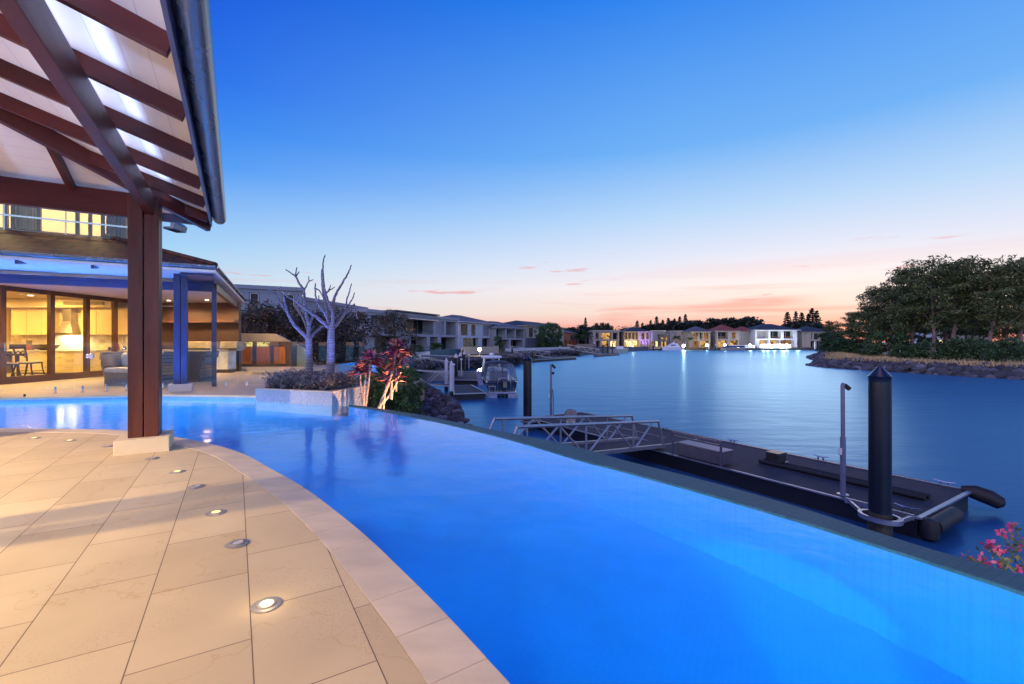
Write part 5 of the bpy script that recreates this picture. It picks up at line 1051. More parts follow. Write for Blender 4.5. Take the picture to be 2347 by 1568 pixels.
pl_(1147.8,836,798,4.2,m_black,m_black,'dark pointed pile behind the cabin boat, left of the round bush'); pl_(1174,829,797,4,m_black,m_black,'dark pointed pile right of the round bush'); pl_(1061,850,800,5,m_black,m_black,'dark all-black pile among the white-capped piles')
pl_(1223.6,828,798,3.4,mat('timber_pile',(.14,.10,.08),.8),m_pilew,'brown pile with white cap at the start of the long low dock'); pl_(1283,819,793.6,3.4,mat('timber_pile',(.14,.10,.08),.8),m_pilew,'brown pile with white cap in the middle of the long dock')
pl_(1326.7,816,793.6,3.4,mat('timber_pile',(.14,.10,.08),.8),m_pilew,'brown pile with white cap at the foot of the distant gangway'); pl_(1362.6,816,784,3.2,mat('timber_pile',(.14,.10,.08),.8),m_pilew,'tall pile with white cap near the distant dock'); pl_(1382,812,788.6,2.8,m_black,m_black,'dark pile left of the distant green boat'); pl_(1393,811,788,3.2,m_black,m_black,'thick dark pile beside the distant green boat'); pl_(1403.7,810,786.5,2.8,m_black,m_black,'dark pile nearest the distant green boat')
for i, (x, yt, yb, lb) in enumerate([(1040,836,893,'globe lamp peeping from behind the near white pile'),(1057.4,824,863,'globe lamp on a slim white pole on the dark dock'),(1074.8,814,845,'farther globe lamp on a slim pole left of the hardtop boat')]):
    p = G(x, yb, DECK); Y = p.y; zt = CAMZ+(CY-yt)/F*Y; th = thing('globe_lamp', lb, 'lamp', p, 'white globe lamps on slim dock poles'); r = 2.9/F*Y if i < 2 else .12
    m1 = MB(); m1.tube([p, Vector((p.x,p.y,zt-r))], .03, 8); m1.build('pole', m_pilew, th, smooth=True)
    m1 = MB(); m1.lathe((p.x,p.y,zt), [(.01,-r),(.5*r,-.87*r),(.87*r,-.5*r),(r,0),(.87*r,.5*r),(.5*r,.87*r),(.01,r)], 14); m1.build('globe', mat('opal_globe', (.75,.75,.78), .3, var=.02), th, smooth=True)
# the cabin boat with blue canopy, seen from behind
def loft(mb, secs):
    k = len(secs[0]); n = len(secs); mb.add([p for s_ in secs for p in s_], [(i*k+j, i*k+(j+1)%k, (i+1)*k+(j+1)%k, (i+1)*k+j) for i in range(n-1) for j in range(k)]+[tuple(range(k))[::-1], tuple((n-1)*k+j for j in range(k))])
def cabinboat(loc, rz, label, L_=6.2, B_=1.0, canopy=True):
    th = thing('cabin_boat', label, 'boat', (0,0,0)); m_hull = mat('white_gelcoat', (.30,.32,.40), .18, var=.05, coat=.5); m_blue = mat('navy_gelcoat', (.012,.02,.06), .15, var=.1, coat=.6); m_can = mat('blue_canvas', (.015,.03,.065), .75, var=.15, bump=.3, bs=8)
    secs = []
    for y, w_, zk, zg in ((0,.92,.0,.72),(.5,.97,-.05,.74),(2.2,1.0,-.08,.80),(3.8,.88,-.05,.92),(5.2,.5,.1,1.08),(6.0,.12,.5,1.2),(6.2,.02,.8,1.22)):
        w_ *= B_; secs.append([(-w_,y,zg),(-w_*.96,y,zg-.30),(-w_*.82,y,zk+.08),(0,y,zk-.12),(w_*.82,y,zk+.08),(w_*.96,y,zg-.30),(w_,y,zg)])
    m1 = MB(); loft(m1, secs); m1.build('hull', m_blue, th, smooth=True)
    m1 = MB(); loft(m1, [[(p[0]*1.012, p[1]-.004, p[2]+.0) for p in (s_[0], s_[1], s_[5], s_[6])] for s_ in secs]); m1.build('gunwale', m_blue, th)
    m1 = MB(); m1.box(-.88*B_,.88*B_,-.45,.02,.10,.20); m1.build('swim_platform', m_hull, th, bevel=.03)
    m1 = MB(); m1.box(-.88,-.30,-.42,-.02,-.15,.10); m1.box(.30,.88,-.42,-.02,-.15,.10); m1.build('trim_pod', m_hull, th, bevel=.03)
    # canvas enclosure with clear panes
    m_clear = glassmat('clear_vinyl', (.42,.46,.56), .2, extra=.05)
    z0, z1 = .78, 1.78; yb, yf = .25, 3.6
    cr = [(-.93,yb,z0),(-.76,yb+.18,z1-.12),(-.62,yb+.22,z1),(.62,yb+.22,z1),(.76,yb+.18,z1-.12),(.93,yb,z0)]
    cf = [(-.93,yf,z0+.1),(-.74,yf-.5,z1-.10),(-.6,yf-.55,z1+.02),(.6,yf-.55,z1+.02),(.74,yf-.5,z1-.10),(.93,yf,z0+.1)]
    m1 = MB(); m1.add([cr[1],cr[2],(0,yb+.22,z1+.05),cr[3],cr[4],cf[1],cf[2],(0,yf-.55,z1+.08),cf[3],cf[4]], [(i,i+1,i+6,i+5) for i in range(4)]); o = m1.build('canopy', m_can, th, fix=False, smooth=True); s_ = o.modifiers.new('thick','SOLIDIFY'); s_.thickness = .03
    m1 = MB(); m1.quad(cr[0],cr[5],cr[4],cr[3],cr[2],cr[1]); m1.build('rear_curtain', m_clear, th, fix=False)
    for a_, b_ in ((0,1),(5,4)):
        m1 = MB(); m1.quad(cr[a_],cf[a_],cf[b_],cr[b_]); m1.build('side_curtain', m_clear, th, fix=False)
    for P in ([cr[0],cr[1],cr[2],cr[3],cr[4],cr[5],cr[0]], [(-.5,yb+.03,z0+.18),(-.44,yb+.19,z1-.12),(.05,yb+.19,z1-.12),(.05,yb+.03,z0+.05),(-.42,yb+.02,z0+.05),(-.5,yb+.03,z0+.18)], [(.1,yb,z0),(.1,yb+.2,z1)]):
        m1 = MB(); m1.tube(P, .017, 6); m1.build('seam', m_can, th)
    for t in (.33,.66):
        for a_, b_ in ((0,1),(5,4)): m1 = MB(); m1.tube([Vector(cr[a_]).lerp(Vector(cf[a_]),t), Vector(cr[b_]).lerp(Vector(cf[b_]),t)], .016, 6); m1.build('seam', m_can, th)
    m1 = MB(); m1.box(-.80,.80,.2,.28,.30,.80); m1.build('transom', m_blue, th, bevel=.02)
    m1 = MB(); m1.box(-.55,.55,1.6,1.8,.5,1.25); m1.build('helm_seats', mat('mauve_seat', (.22,.18,.24), .7), th, bevel=.05)
    # outboard motor
    ob_ = MB(); ob_.obox((.12,-.25,.62), (.15,.22,.20), (1,0), top=.8); e_ = ob_.build('outboard_motor', mat('black_cowling', (.01,.012,.02), .15, coat=.5), th, bevel=.04)
    m1 = MB(); m1.obox((.12,-.22,.2), (.07,.12,.30), (1,0)); m1.lathe((.12,-.22,-.35), [(.02,0),(.06,.08),(.06,.4),(.02,.5)], 10); m1.build('motor_leg', mat('black_cowling', (.01,.012,.02), .15), e_)
    m1 = MB(); m1.tube(dense([(-.25,-.06,.15),(-.25,-.08,.72),(-.12,-.09,.93),(.2,-.09,.95),(.42,-.09,.85),(.5,-.08,.6),(.5,-.06,.15)], 4), .018, 8); m1.build('rear_hoop', m_steel, th, smooth=True)
    m1 = MB()
    for x in (-.75,-.42): m1.tube([(x,-.4,.2),(x,-.4,.5),(x,-.12,.5),(x,-.12,.2)], .014, 6)
    m1.box(-.80,-.38,-.42,-.10,.5,.53); m1.build('platform_seat', m_hull, th)
    for x in (.62,.84): m1 = MB(); m1.tube([(x,-.4,.2),(x,-.4,.44),(x,-.1,.44)], .014, 6); m1.build('boarding_rail', m_steel, th, smooth=True)
    th.location = loc; th.rotation_euler = (0,0,rz); return th
bt = D(1150,909,25.6); cabinboat((bt.x, bt.y+.3, RIV+.12), R(8), 'cabin boat with blue canvas canopy and outboard, stern to the camera', B_=.93)
# white hardtop boat behind
hb_ = D(1125,836,33); th = thing('hardtop_boat', 'boat with white hardtop and radar dome behind the blue canopy', 'boat', (hb_.x, hb_.y, RIV)); x0, y0 = hb_.x, hb_.y
m1 = MB(); loft(m1, [[(x0-w_,y0+y,RIV+1.0),(x0-w_*.8,y0+y,RIV-.1),(x0+w_*.8,y0+y,RIV-.1),(x0+w_,y0+y,RIV+1.0)] for y, w_ in ((0,1.1),(3,1.15),(5.5,.7),(7,.05))]); m1.build('hull', mat('white_gelcoat', (.5,.5,.6), .2), th, smooth=True)
zt = CAMZ+(CY-820)/F*33; m1 = MB(); m1.lathe((x0,y0+1.2,0), [(.2,zt-.10),(.78,zt-.05),(.80,zt+.02),(.7,zt+.10),(.1,zt+.14)], 24, 1, 1.3); m1.build('hardtop', m_white, th, smooth=True)
m1 = MB(); m1.lathe((x0,y0+1.2,zt+.12), [(.05,0),(.16,.04),(.18,.12),(.12,.2),(.02,.22)], 16); m1.build('radar_dome', m_white, th, smooth=True)
for sx in (-.6,.6): 
    for sy in (.4,2.0): m1 = MB(); m1.tube([(x0+sx*1.05,y0+sy-.1,RIV+1),(x0+sx*.9,y0+sy,zt-.04)], .03, 6); m1.build('hardtop_leg', m_steel, th)
# covered boat under awning to the left
cb = D(1005,856,37); th = thing('covered_boat', 'boat under a dark flat awning left of the white piles', 'boat', (cb.x, cb.y, RIV))
m1 = MB(); loft(m1, [[(cb.x-2+y,cb.y-w_,RIV+.8),(cb.x-2+y,cb.y-w_*.7,RIV),(cb.x-2+y,cb.y+w_*.7,RIV),(cb.x-2+y,cb.y+w_,RIV+.8)] for y, w_ in ((0,.8),(2.4,.9),(4,.1))]); m1.build('hull', m_hbl, th)
m1 = MB(); m1.vprism([(cb.x-1.2,cb.y-1,.05),(cb.x+1.0,cb.y-1,-.05),(cb.x+1.0,cb.y+1,-.05),(cb.x-1.2,cb.y+1,.05)], (0,0,.1)); m1.build('awning', m_navy, th)
for sx in (-1.1,.9):
    for sy in (-.9,.9): m1 = MB(); m1.tube([(cb.x+sx,cb.y+sy,-1.2),(cb.x+sx,cb.y+sy,.02)], .025, 6); m1.build('awning_pole', m_navy, th)
# long low docks farther up
dk = [G(1216,826,DECK), G(1322,819.5,DECK), G(1318,816.5,DECK), G(1212,821,DECK)]; deckbox('floating_dock', 'long low dark dock lying along the left bank', dk, DECK, .1, m_float, 'floating docks along the left bank')
dk = [G(1363,814.6,DECK), G(1421,811,DECK), G(1418,808.5,DECK), G(1364,811,DECK)]; deckbox('floating_dock', 'distant floating dock beside the green boat', dk, DECK, .1, m_deckg, 'floating docks along the left bank')
a = G(1262,821,DECK); gang2('gangway', 'truss gangway down to the long low dock', a+Vector((0,0,.1)), Vector((a.x-7.5,a.y-1.5,-.35)), 1.1, .95, 10)
a = G(1378,813,DECK); gang2('gangway', 'distant truss gangway beside the tall white-capped pile', a+Vector((0,0,.1)), Vector((a.x-7.5,a.y+2.5,-.3)), 1.2, 1.0, 10)
# green-white distant boat, white motor yacht
gb = D(1422,808,128); th = thing('moored_boat', 'distant pale green boat moored at the end of the far left dock', 'boat', (gb.x,gb.y,RIV)); 
m1 = MB(); loft(m1, [[(gb.x-1.9+y,gb.y-w_,RIV+zg),(gb.x-1.9+y,gb.y-w_*.7,RIV-.2),(gb.x-1.9+y,gb.y+w_*.7,RIV-.2),(gb.x-1.9+y,gb.y+w_,RIV+zg)] for y, w_, zg in ((0,1.0,1.1),(2.6,1.1,1.2),(4.0,.4,1.5))]); m1.build('hull', mat('pale_green_gelcoat', (.45,.52,.42), .3), th, smooth=True)
m1 = MB(); m1.obox((gb.x-.2,gb.y,RIV+1.55), (1.1,.8,.4), (1,0), top=.75); m1.build('cabin', m_white, th, bevel=.1); m1 = MB(); m1.obox((gb.x-2.6,gb.y-.4,RIV+.6), (.8,.7,.5), (1,0), top=.7); m1.build('covered_tender', m_hbl, th, bevel=.15)
ya = D(1541,801.5,172); th = thing('motor_yacht', 'sleek white motor yacht moored on the far shore', 'yacht', (ya.x,ya.y,RIV)); Lh = 7.0*1.05
m_y = mat('yacht_white', (.82,.83,.86), .25, var=.03)
m1 = MB(); loft(m1, [[(ya.x+x,ya.y-w_,RIV+zg),(ya.x+x*.97,ya.y-w_*.75,RIV-.2),(ya.x+x*.97,ya.y+w_*.75,RIV-.2),(ya.x+x,ya.y+w_,RIV+zg)] for x, w_, zg in ((-3.9,.05,1.45),(-3.0,.9,1.35),(-1,1.5,1.2),(2,1.6,1.0),(3.7,1.5,.9))]); m1.build('hull', m_y, th, smooth=True)
m1 = MB(); m1.vprism([(ya.x-2.4,ya.y-1.0,RIV+1.25),(ya.x-.9,ya.y-1.0,RIV+2.3),(ya.x+.2,ya.y-1.0,RIV+2.75),(ya.x+1.6,ya.y-1.0,RIV+2.6),(ya.x+2.9,ya.y-1.0,RIV+1.0)], (0,2,0)); cbn = m1.build('cabin', m_y, th, bevel=.15)
m1 = MB(); m1.vprism([(ya.x-1.3,ya.y-1.02,RIV+1.75),(ya.x-.6,ya.y-1.02,RIV+2.15),(ya.x+1.4,ya.y-1.02,RIV+2.05),(ya.x+.4,ya.y-1.02,RIV+1.75)], (0,2.04,0)); m1.build('cabin_window', m_dglass, cbn)
m1 = MB(); m1.tube([(ya.x+.6,ya.y,RIV+2.6),(ya.x+.8,ya.y,RIV+3.3)], .06, 6); m1.lathe((ya.x+.4,ya.y,RIV+2.72), [(.02,0),(.2,.05),(.2,.2),(.02,.3)], 10); m1.build('mast', m_y, th)
# bright flood lamps
def flood(p, r, en, label, colr=(1,.85,.6), nm='flood_lamp', mt=None):
    th = thing(nm, label, 'lamp', p); m1 = MB(); m1.lathe(p, [(.01,-r),(.5*r,-.87*r),(.87*r,-.5*r),(r,0),(.87*r,.5*r),(.5*r,.87*r),(.01,r)], 14); m1.build('globe', mt or m_bulb, th, smooth=True)
    m1 = MB(); m1.tube([Vector(p)-Vector((0,0,r)), Vector((p[0],p[1],-1.9))], .04, 6); m1.build('pole', m_alu, th)
    if en: lamp('flood', 'POINT', Vector(p)-Vector((0,.6,-.1)), en, colr, r, parent=th)
flood(D(1099.5,801,61), .24, 300, 'bright floodlight among the piles in front of the pale neighbour wall'); flood(D(1567,792.6,174), .55, 5000, 'brilliant floodlight beside the white yacht on the far shore')
for x, y, lb in ((1661,792,'round white lamp at the left end of the brightly lit white villa terrace'),(1687,796,'round white lamp over the steps of the white villa'),(1718,794,'round white lamp in front of the white villa wall'),(1806,793,'round white lamp right of the glowing terrace wall')):
    pass
# ------------------------------------------------------------------ houses
def loc_house(P0, P1):
    P0 = Vector((*P0, 0)); P1 = Vector((*P1, 0)); t = (P1-P0); W = t.length; t = t/W; n = Vector((t.y, -t.x, 0)); return P0, t, n, W
def house(label, P0, P1, zb, floors, depth, roof, m_wall, rec=1.6, rh=1.6, over=.6, name='villa', grp=None, m_roof=None, band=.45, ends=True):
    """floors: list of (height, bays); a bay = (a0, a1, kind[, kind2]); between bays stand piers.
    kinds: dark, lit, bright, dim, wall, curtain"""
    P0, t, n, W = loc_house(P0, P1); th = thing(name, label, 'house', (P0.x, P0.y, zb), grp)
    pt = lambda a, d, z: Vector((P0.x+t.x*a*W-n.x*d, P0.y+t.y*a*W-n.y*d, z))      # d metres behind the facade
    def blk(nm, m, a0, a1, d0, d1, z0, z1, par=None): mb = MB(); mb.prism([pt(a0,d0,0), pt(a1,d0,0), pt(a1,d1,0), pt(a0,d1,0)], z0, z1); return mb.build(nm, m, par or th)
    z = zb; e = .3/W
    for fi, (h, bays) in enumerate(floors):
        blk('wall', m_wall, 0, 1, rec+.3, depth, z, z+h-.002)          # main block behind the recess
        cur = 0
        for b in bays:
            if b[0] > cur+.001: blk('pier', m_wall, cur+.0005, b[0], 0, rec+.3, z, z+h-band)
            cur = b[1]; k = b[2]; w_ = (b[1]-b[0])*W
            f_ = MB(); a0, a1 = b[0]+.15/W, b[1]-.15/W; zz0, zz1 = z+.15, z+h-band-.12
            dd_ = rec if len(b) < 4 else b[3]
            if dd_ < rec: blk('wall', m_wall, b[0], b[1], dd_+.05, rec+.3, z, z+h-band)
            mt = {'dark':m_dglass,'lit':m_lit,'bright':m_litb,'dim':m_litd,'curtain':m_curtain}.get(k)
            if mt is None: continue
            nb = max(1, round(w_/2.2)); mb = MB(); fd = dd_+(.30 if dd_ >= rec else .05)
            for i in range(nb+1):
                a = a0+(a1-a0)*i/nb; mb.prism([pt(a-.04/W,fd-.09,0), pt(a+.04/W,fd-.09,0), pt(a+.04/W,fd-.005,0), pt(a-.04/W,fd-.005,0)], zz0, zz1)
            mb.prism([pt(a0,fd-.09,0), pt(a1,fd-.09,0), pt(a1,fd-.005,0), pt(a0,fd-.005,0)], zz1, zz1+.08); fr = mb.build('window', m_alu if k != 'lit' else m_dark, th)
            blk('pane', mt, a0, a1, fd-.03, fd-.004, zz0, zz1, fr)
            if fi > 0 and dd_ >= rec and k != 'wall': blk('balustrade', m_fglass, b[0], b[1], .05, .08, z+.1, z+1.05)
        if cur < .999: blk('pier', m_wall, cur, 1, 0, rec+.3, z, z+h-band)
        blk('slab_band', m_wall, -e*.3, 1+e*.3, -.05, rec+.301, z+h-band, z+h)
        z += h
    mr = m_roof or m_roofg
    if roof == 'flat': blk('parapet', m_wall, -e, 1+e, -.3, depth+.3, z, z+.5)
    else:
        o = over; hh = min(depth, W)/2+o; mb = MB(); c = [pt(-o/W,-o,z), pt(1+o/W,-o,z), pt(1+o/W,depth+o,z), pt(-o/W,depth+o,z)]
        if W > depth: r0, r1 = pt(hh/W-o/W,depth/2,z+rh), pt(1-hh/W+o/W,depth/2,z+rh); fs = [(0,1,5,4),(1,2,5),(2,3,4,5),(3,0,4),(0,3,2,1)]
        else: r0, r1 = pt(.5,hh-o,z+rh), pt(.5,depth-hh+o,z+rh); fs = [(0,1,4),(1,2,5,4),(2,3,5),(3,0,4,5),(0,3,2,1)]
        mb.add(c+[r0, r1], fs); mb.build('roof', mr, th)
        mb = MB(); mb.prism([(p.x, p.y) for p in c], z-.18, z-.002); mb.build('eave', m_wall, th)
    return th, blk, pt
def at(x, Y): return ((x-CX)/F*Y, Y)
def zz(y, Y): return CAMZ+(CY-y)/F*Y
m_grw = mat('blue_grey_render', (.28,.32,.36), .75, var=.05); m_lw = mat('pale_render', (.36,.38,.41), .75, var=.04)
zl = -.6
# H1 the big neighbour behind the magnolias
house('large pale three-storey neighbour house with flat parapet roof behind the magnolias', at(520,58), at(692,62), zl, [(3.0,[(.1,.9,'dark')]),(3.1,[(.12,.35,'dark'),(.5,.9,'dark')]),(2.6,[(.28,.42,'dark',.1),(.72,.90,'dark',.1)])], 10, 'flat', m_grw, rec=1.0)
house('long pale wing of the neighbour house running back along the river', at(690,63), at(839,83), zl, [(3.1,[(.1,.4,'dark'),(.55,.92,'dark')]),(4.5,[(.6,.72,'dark',.1),(.86,.98,'dark')])], 9, 'flat', m_grw, rec=1.2)
# H2
_, blk, pt = house('white house with long skillion roof, glass balcony and dark lower openings', at(841,74), at(1049,104), zl, [(3.3,[(.06,.30,'dark'),(.40,.58,'dark'),(.62,.72,'dark'),(.76,.97,'dark')]),(3.4,[(.03,.24,'curtain'),(.34,.66,'dark'),(.70,.80,'curtain',.2),(.83,.97,'dark')])], 10, 'flat', m_lw, rec=2.2)
blk('sunshade', m_alu, .34, .68, -.9, 0, zl+6.1, zl+6.2); blk('skillion_roof', m_roofg, .22, .70, -.8, 8, zl+7.25, zl+7.5); blk('solid_balcony', m_lw, .02, .15, -1.3, -.06, zl+2.9, zl+4.2)
# H3 twin hip roofs
_, blk, pt = house('white house with grey hipped roof and small high windows', at(1052,112), at(1136,128), zl, [(3.3,[(.1,.5,'dark'),(.6,.95,'dark')]),(3.6,[(.04,.22,'dark',.1),(.30,.42,'dark',.1),(.62,.80,'curtain',.1),(.84,.98,'dark',.1)])], 14, 'hip', m_hwh, rec=.6, rh=2.2, over=.9)
house('house with dark framed balconies and grey hipped roof beside the round bush', at(1136,124), at(1203,138), zl, [(2.9,[(.10,.42,'dark'),(.50,.92,'dark')]),(3.0,[(.02,.30,'dark'),(.36,.62,'dark'),(.68,.96,'dark')])], 12, 'hip', m_lw, rec=2.0, rh=2.0, over=.8)
# H4 cream
house('cream house with dark hipped roof and small square windows', at(1206,140), at(1292,168), zl, [(3.2,[(.06,.16,'dark',.1)]),(3.7,[(.06,.16,'dark',.1),(.30,.38,'dark',.1),(.82,.9,'dark',.1)])], 14, 'hip', m_hcr, rec=.5, rh=2.0, over=.8, m_roof=m_roofd)
house('flat-topped pale house rising behind the dark hipped roof', at(1190,185), at(1275,190), zl, [(4.5,[]),(4.6,[(.1,.3,'dark')])], 8, 'flat', m_hcr, rec=.5)
# H5 rust red
house('small rust-red timber house beyond the cream house', at(1290,172), at(1321,190), zl, [(2.8,[(.1,.3,'dim'),(.4,.6,'dim'),(.7,.9,'dim')]),(2.6,[(.55,.8,'dark',.1)])], 8, 'hip', mat('rust_red_render', (.30,.09,.045), .8, var=.1), rec=.8, rh=1.6, m_roof=m_roofd)
# walls in front of the left houses
def wall(name, label, pts, z0, z1, m, th=.25):
    mb = MB()
    for a, b in zip(pts[:-1], pts[1:]): mb.beam((a[0],a[1],(z0+z1)/2), (b[0],b[1],(z0+z1)/2), th, z1-z0)
    return tag(mb.build(name, m), label, 'wall')
wall('garden_wall', 'raised blue-tiled pool wall in front of the white balcony house', [at(978,62), at(1054,68)], -.62, .15, mat('dull_blue_tile', (.05,.11,.16), .25, var=.15, scale=2))
wall('garden_wall', 'pale low terrace edge below the blue-tiled pool wall', [at(955,50), at(1058,60)], -1.1, -.55, mat('sand_terrace', (.40,.28,.20), .8))
wall('garden_wall', 'white garden wall at the left of the neighbour pool', [at(952,46), at(983,52)], -.62, .12, m_hwh)
wall('garden_wall', 'pale wall behind the bright floodlight', [at(1058,66), at(1142,72)], -.62, .5, mat('warm_pale_render', (.5,.43,.3), .8))
wall('garden_wall', 'long white riverside garden wall below the cream house', [at(1160,88), at(1305,118)], -1.2, -.05, m_hwh)
wall('garden_wall', 'dark grey wall with a garage door in front of the cream house', [at(1206,112), at(1282,125)], -.6, 2.2, mat('dark_grey_render', (.09,.09,.11), .8))
wall('garden_wall', 'sandstone ramp wall near the palm trees', [at(1322,140), at(1362,146)], -1.6, .6, mat('sandstone_ramp', (.34,.25,.19), .85))
# far shore
FY = 180.0; fz = -1.0
def fh(label, x0, x1, yroof, floors, depth, roof, m, Y=FY, **k): return house(label, at(x0,Y), at(x1,Y), fz, floors, depth, roof, m, **k)
fh('pale two-storey far-shore house with flat roof and three lit rooms', 1359, 1419, 765, [(3.2,[(.12,.26,'dark'),(.34,.58,'lit'),(.66,.94,'bright')]),(3.2,[(.10,.22,'dark'),(.30,.70,'lit'),(.76,.94,'dark')])], 10, 'flat', m_hbl, rec=1.4)
_, blk, pt = fh('far-shore villa with arched balcony, bright ground floor and purple-lit bay', 1430, 1489, 761, [(3.3,[(.03,.58,'bright'),(.64,.72,'dim',.2),(.76,.83,'dim',.2),(.87,.95,'dim',.2)]),(3.1,[(.02,.13,'dim'),(.16,.27,'dim'),(.30,.41,'dim'),(.44,.55,'dim'),(.68,.80,'dim'),(.86,.97,'dim')])], 11, 'hip', m_hcr, rec=1.6, rh=2.0, m_roof=m_roofd)
for c in (.075,.215,.355,.495,.74,.915):
    mb = MB(); n = 10; w_ = .052; zt = fz+3.3+3.1-.45; pts = [pt(c-w_,-.02,zt)]+[pt(c-w_*math.cos(math.pi*i/n),-.02,zt-.55+.5*math.sin(math.pi*i/n)) for i in range(n+1)]+[pt(c+w_,-.02,zt)]
    nn_ = pt(c,0,0)-pt(c,1,0); mb.vprism(pts[::-1], -nn_*.3); mb.build('arch', m_hcr, _)
lamp('purple_wash', 'SPOT', pt(.82,-5,fz+1), 2600, (.28,.14,1), .4, pt(.82,0,fz+4), _, cone=62, blend=.3)
lamp('porch_lamp', 'POINT', pt(.3,-2.5,fz+2), 500, (1,.7,.35), .4, parent=_)
fh('modern grey far-shore house with white framed upper window', 1491, 1524, 766, [(3.0,[(.08,.32,'dim'),(.34,.62,'bright'),(.66,.95,'lit')]),(3.3,[(.12,.72,'curtain',.15)])], 9, 'flat', m_hbl, rec=.8)
fh('dark flat-roofed annex with lit windows right of the modern grey house', 1512, 1531, 771, [(2.9,[(.2,.5,'lit'),(.6,.95,'lit')]),(1.9,[(.15,.55,'lit',.1),(.68,.92,'lit',.1)])], 8, 'flat', mat('charcoal_render', (.06,.06,.07), .8), Y=178.6, rec=.5)
fh('pale set-back far-shore house behind a palm', 1536, 1566, 766, [(3.2,[]),(3.3,[(.2,.55,'curtain',.1)])], 8, 'flat', m_hbl, Y=190, rec=.5)
_, blk, pt = fh('far-shore house with grey hipped roof and warm lit balconies', 1586, 1628, 762, [(3.2,[(.08,.40,'dim'),(.48,.95,'lit')]),(3.1,[(.06,.34,'dim'),(.42,.60,'dark'),(.66,.94,'dim')])], 11, 'hip', m_hcr, rec=1.4, rh=2.2, m_roof=m_roofg)
_, blk, pt = fh('far-shore villa with terracotta roof and orange-lit ground floor', 1643, 1694, 757, [(3.4,[(.05,.48,'lit'),(.60,.96,'lit')]),(3.2,[(.05,.50,'dark'),(.66,.86,'dim',.1)])], 11, 'hip', m_hbl, rec=1.6, rh=2.6, m_roof=m_roofr)
fh('terracotta-roofed side wing with a row of narrow windows', 1694, 1731, 760, [(3.3,[]),(3.1,[(.1,.16,'dark',.1),(.25,.31,'dark',.1),(.4,.46,'dark',.1),(.55,.61,'dark',.1)])], 9, 'hip', m_hbl, Y=184, rec=.5, rh=2.2, m_roof=m_roofr)
F6, blk, pt = fh('large white far-shore villa, brightly floodlit, with charcoal hipped roof', 1731, 1827, 752, [(3.5,[(.10,.30,'lit'),(.36,.58,'lit'),(.60,.94,'dim')]),(3.5,[(.04,.32,'curtain'),(.36,.62,'dark'),(.68,.92,'dark')])], 13, 'hip', m_hwh, rec=1.8, rh=2.6, over=1.0, m_roof=m_roofd)
for a_, e_ in ((.15,500), (.5,700), (.85,500)): lamp('facade_flood', 'POINT', pt(a_,-4.5,fz+2.0), e_, (.8,.88,1), .4, parent=F6)
wall('garden_wall', 'glowing white terrace wall in front of the floodlit villa', [at(1741,176.5), at(1813,176.5)], -1.2, .35, m_hwh); 
for x_, nm_ in ((1752,'left'), (1776,'middle'), (1800,'right')):
    p = Vector((*at(x_,174.8), -.6)); th = thing('wall_light', 'low garden floodlight washing the %s of the glowing terrace wall' % nm_, 'lamp', p); mb = MB(); mb.obox((p.x,p.y,p.z), (.2,.12,.12)); mb.build('lamp_housing', m_black, th); lamp('wall_wash', 'POINT', p+Vector((0,.3,.35)), 700, (1,.95,.75), .3, parent=th)
wall('garden_wall', 'white low retaining wall with portholes left of the glowing wall', [at(1672,178), at(1740,178)], -1.2, .0, m_hwh)
fh('far-shore house with charcoal roof and dark windows beside the pines', 1838, 1905, 757, [(3.1,[(.30,.44,'dark'),(.50,.8,'dark')]),(3.2,[(.10,.14,'dark',.1),(.30,.36,'dark',.1),(.40,.56,'dark',.1),(.66,.9,'dark',.1)])], 12, 'hip', m_hcr, Y=184, rec=1.0, rh=2.6, m_roof=m_roofd)
for x, y, lb in ((1661,791,'round white lamp at the left end of the white villa terrace'),(1692,795,'round white lamp over the steps of the white villa'),(1719,791,'round white lamp in front of the white villa wall'),(1803,791,'round white lamp right of the glowing terrace wall'),(1620,791,'small round lamp in front of the grey-roofed lit house'),(1450,794,'small lamp before the arched villa')):
    flood(D(x,y,175), .45 if y != 794 else .2, 200 if x > 1650 else 0, lb, (.95,1,.9), 'terrace_lamp', emit('white_lamp_glow', (.95,1,.88), 14))
# far jetty line and cover boat
jt = [Vector((*at(1640,172),0)), Vector((*at(1733,172),0)), Vector((*at(1733,174),0)), Vector((*at(1640,174),0))]; deckbox('floating_dock', 'long dark jetty before the terracotta and white villas', jt, -1.5, .1, m_float, 'floating docks on the far shore')
jt = [Vector((*at(1440,174),0)), Vector((*at(1530,174),0)), Vector((*at(1530,176),0)), Vector((*at(1440,176),0))]; deckbox('floating_dock', 'dark jetty before the arched villa', jt, -1.5, .1, m_float, 'floating docks on the far shore')
cbt = D(1680,799,171); th = thing('covered_boat', 'long boat under a dark cover moored before the terracotta villa', 'boat', (cbt.x,cbt.y,-1.9)); mb = MB(); loft(mb, [[(cbt.x+x,cbt.y-w_,-.9),(cbt.x+x,cbt.y-w_*.7,-1.95),(cbt.x+x,cbt.y+w_*.7,-1.95),(cbt.x+x,cbt.y+w_,-.9)] for x, w_ in ((-4.6,.1),(-3.2,.9),(4.2,1.0))]); mb.build('hull', m_hbl, th); mb = MB(); loft(mb, [[(cbt.x+x,cbt.y-w_,-.85),(cbt.x+x,cbt.y,-.85+h_),(cbt.x+x,cbt.y+w_,-.85)] for x, w_, h_ in ((-4.5,.1,.1),(-3.2,.95,.6),(4.2,1.05,.8))]); mb.build('cover', m_navy, th)
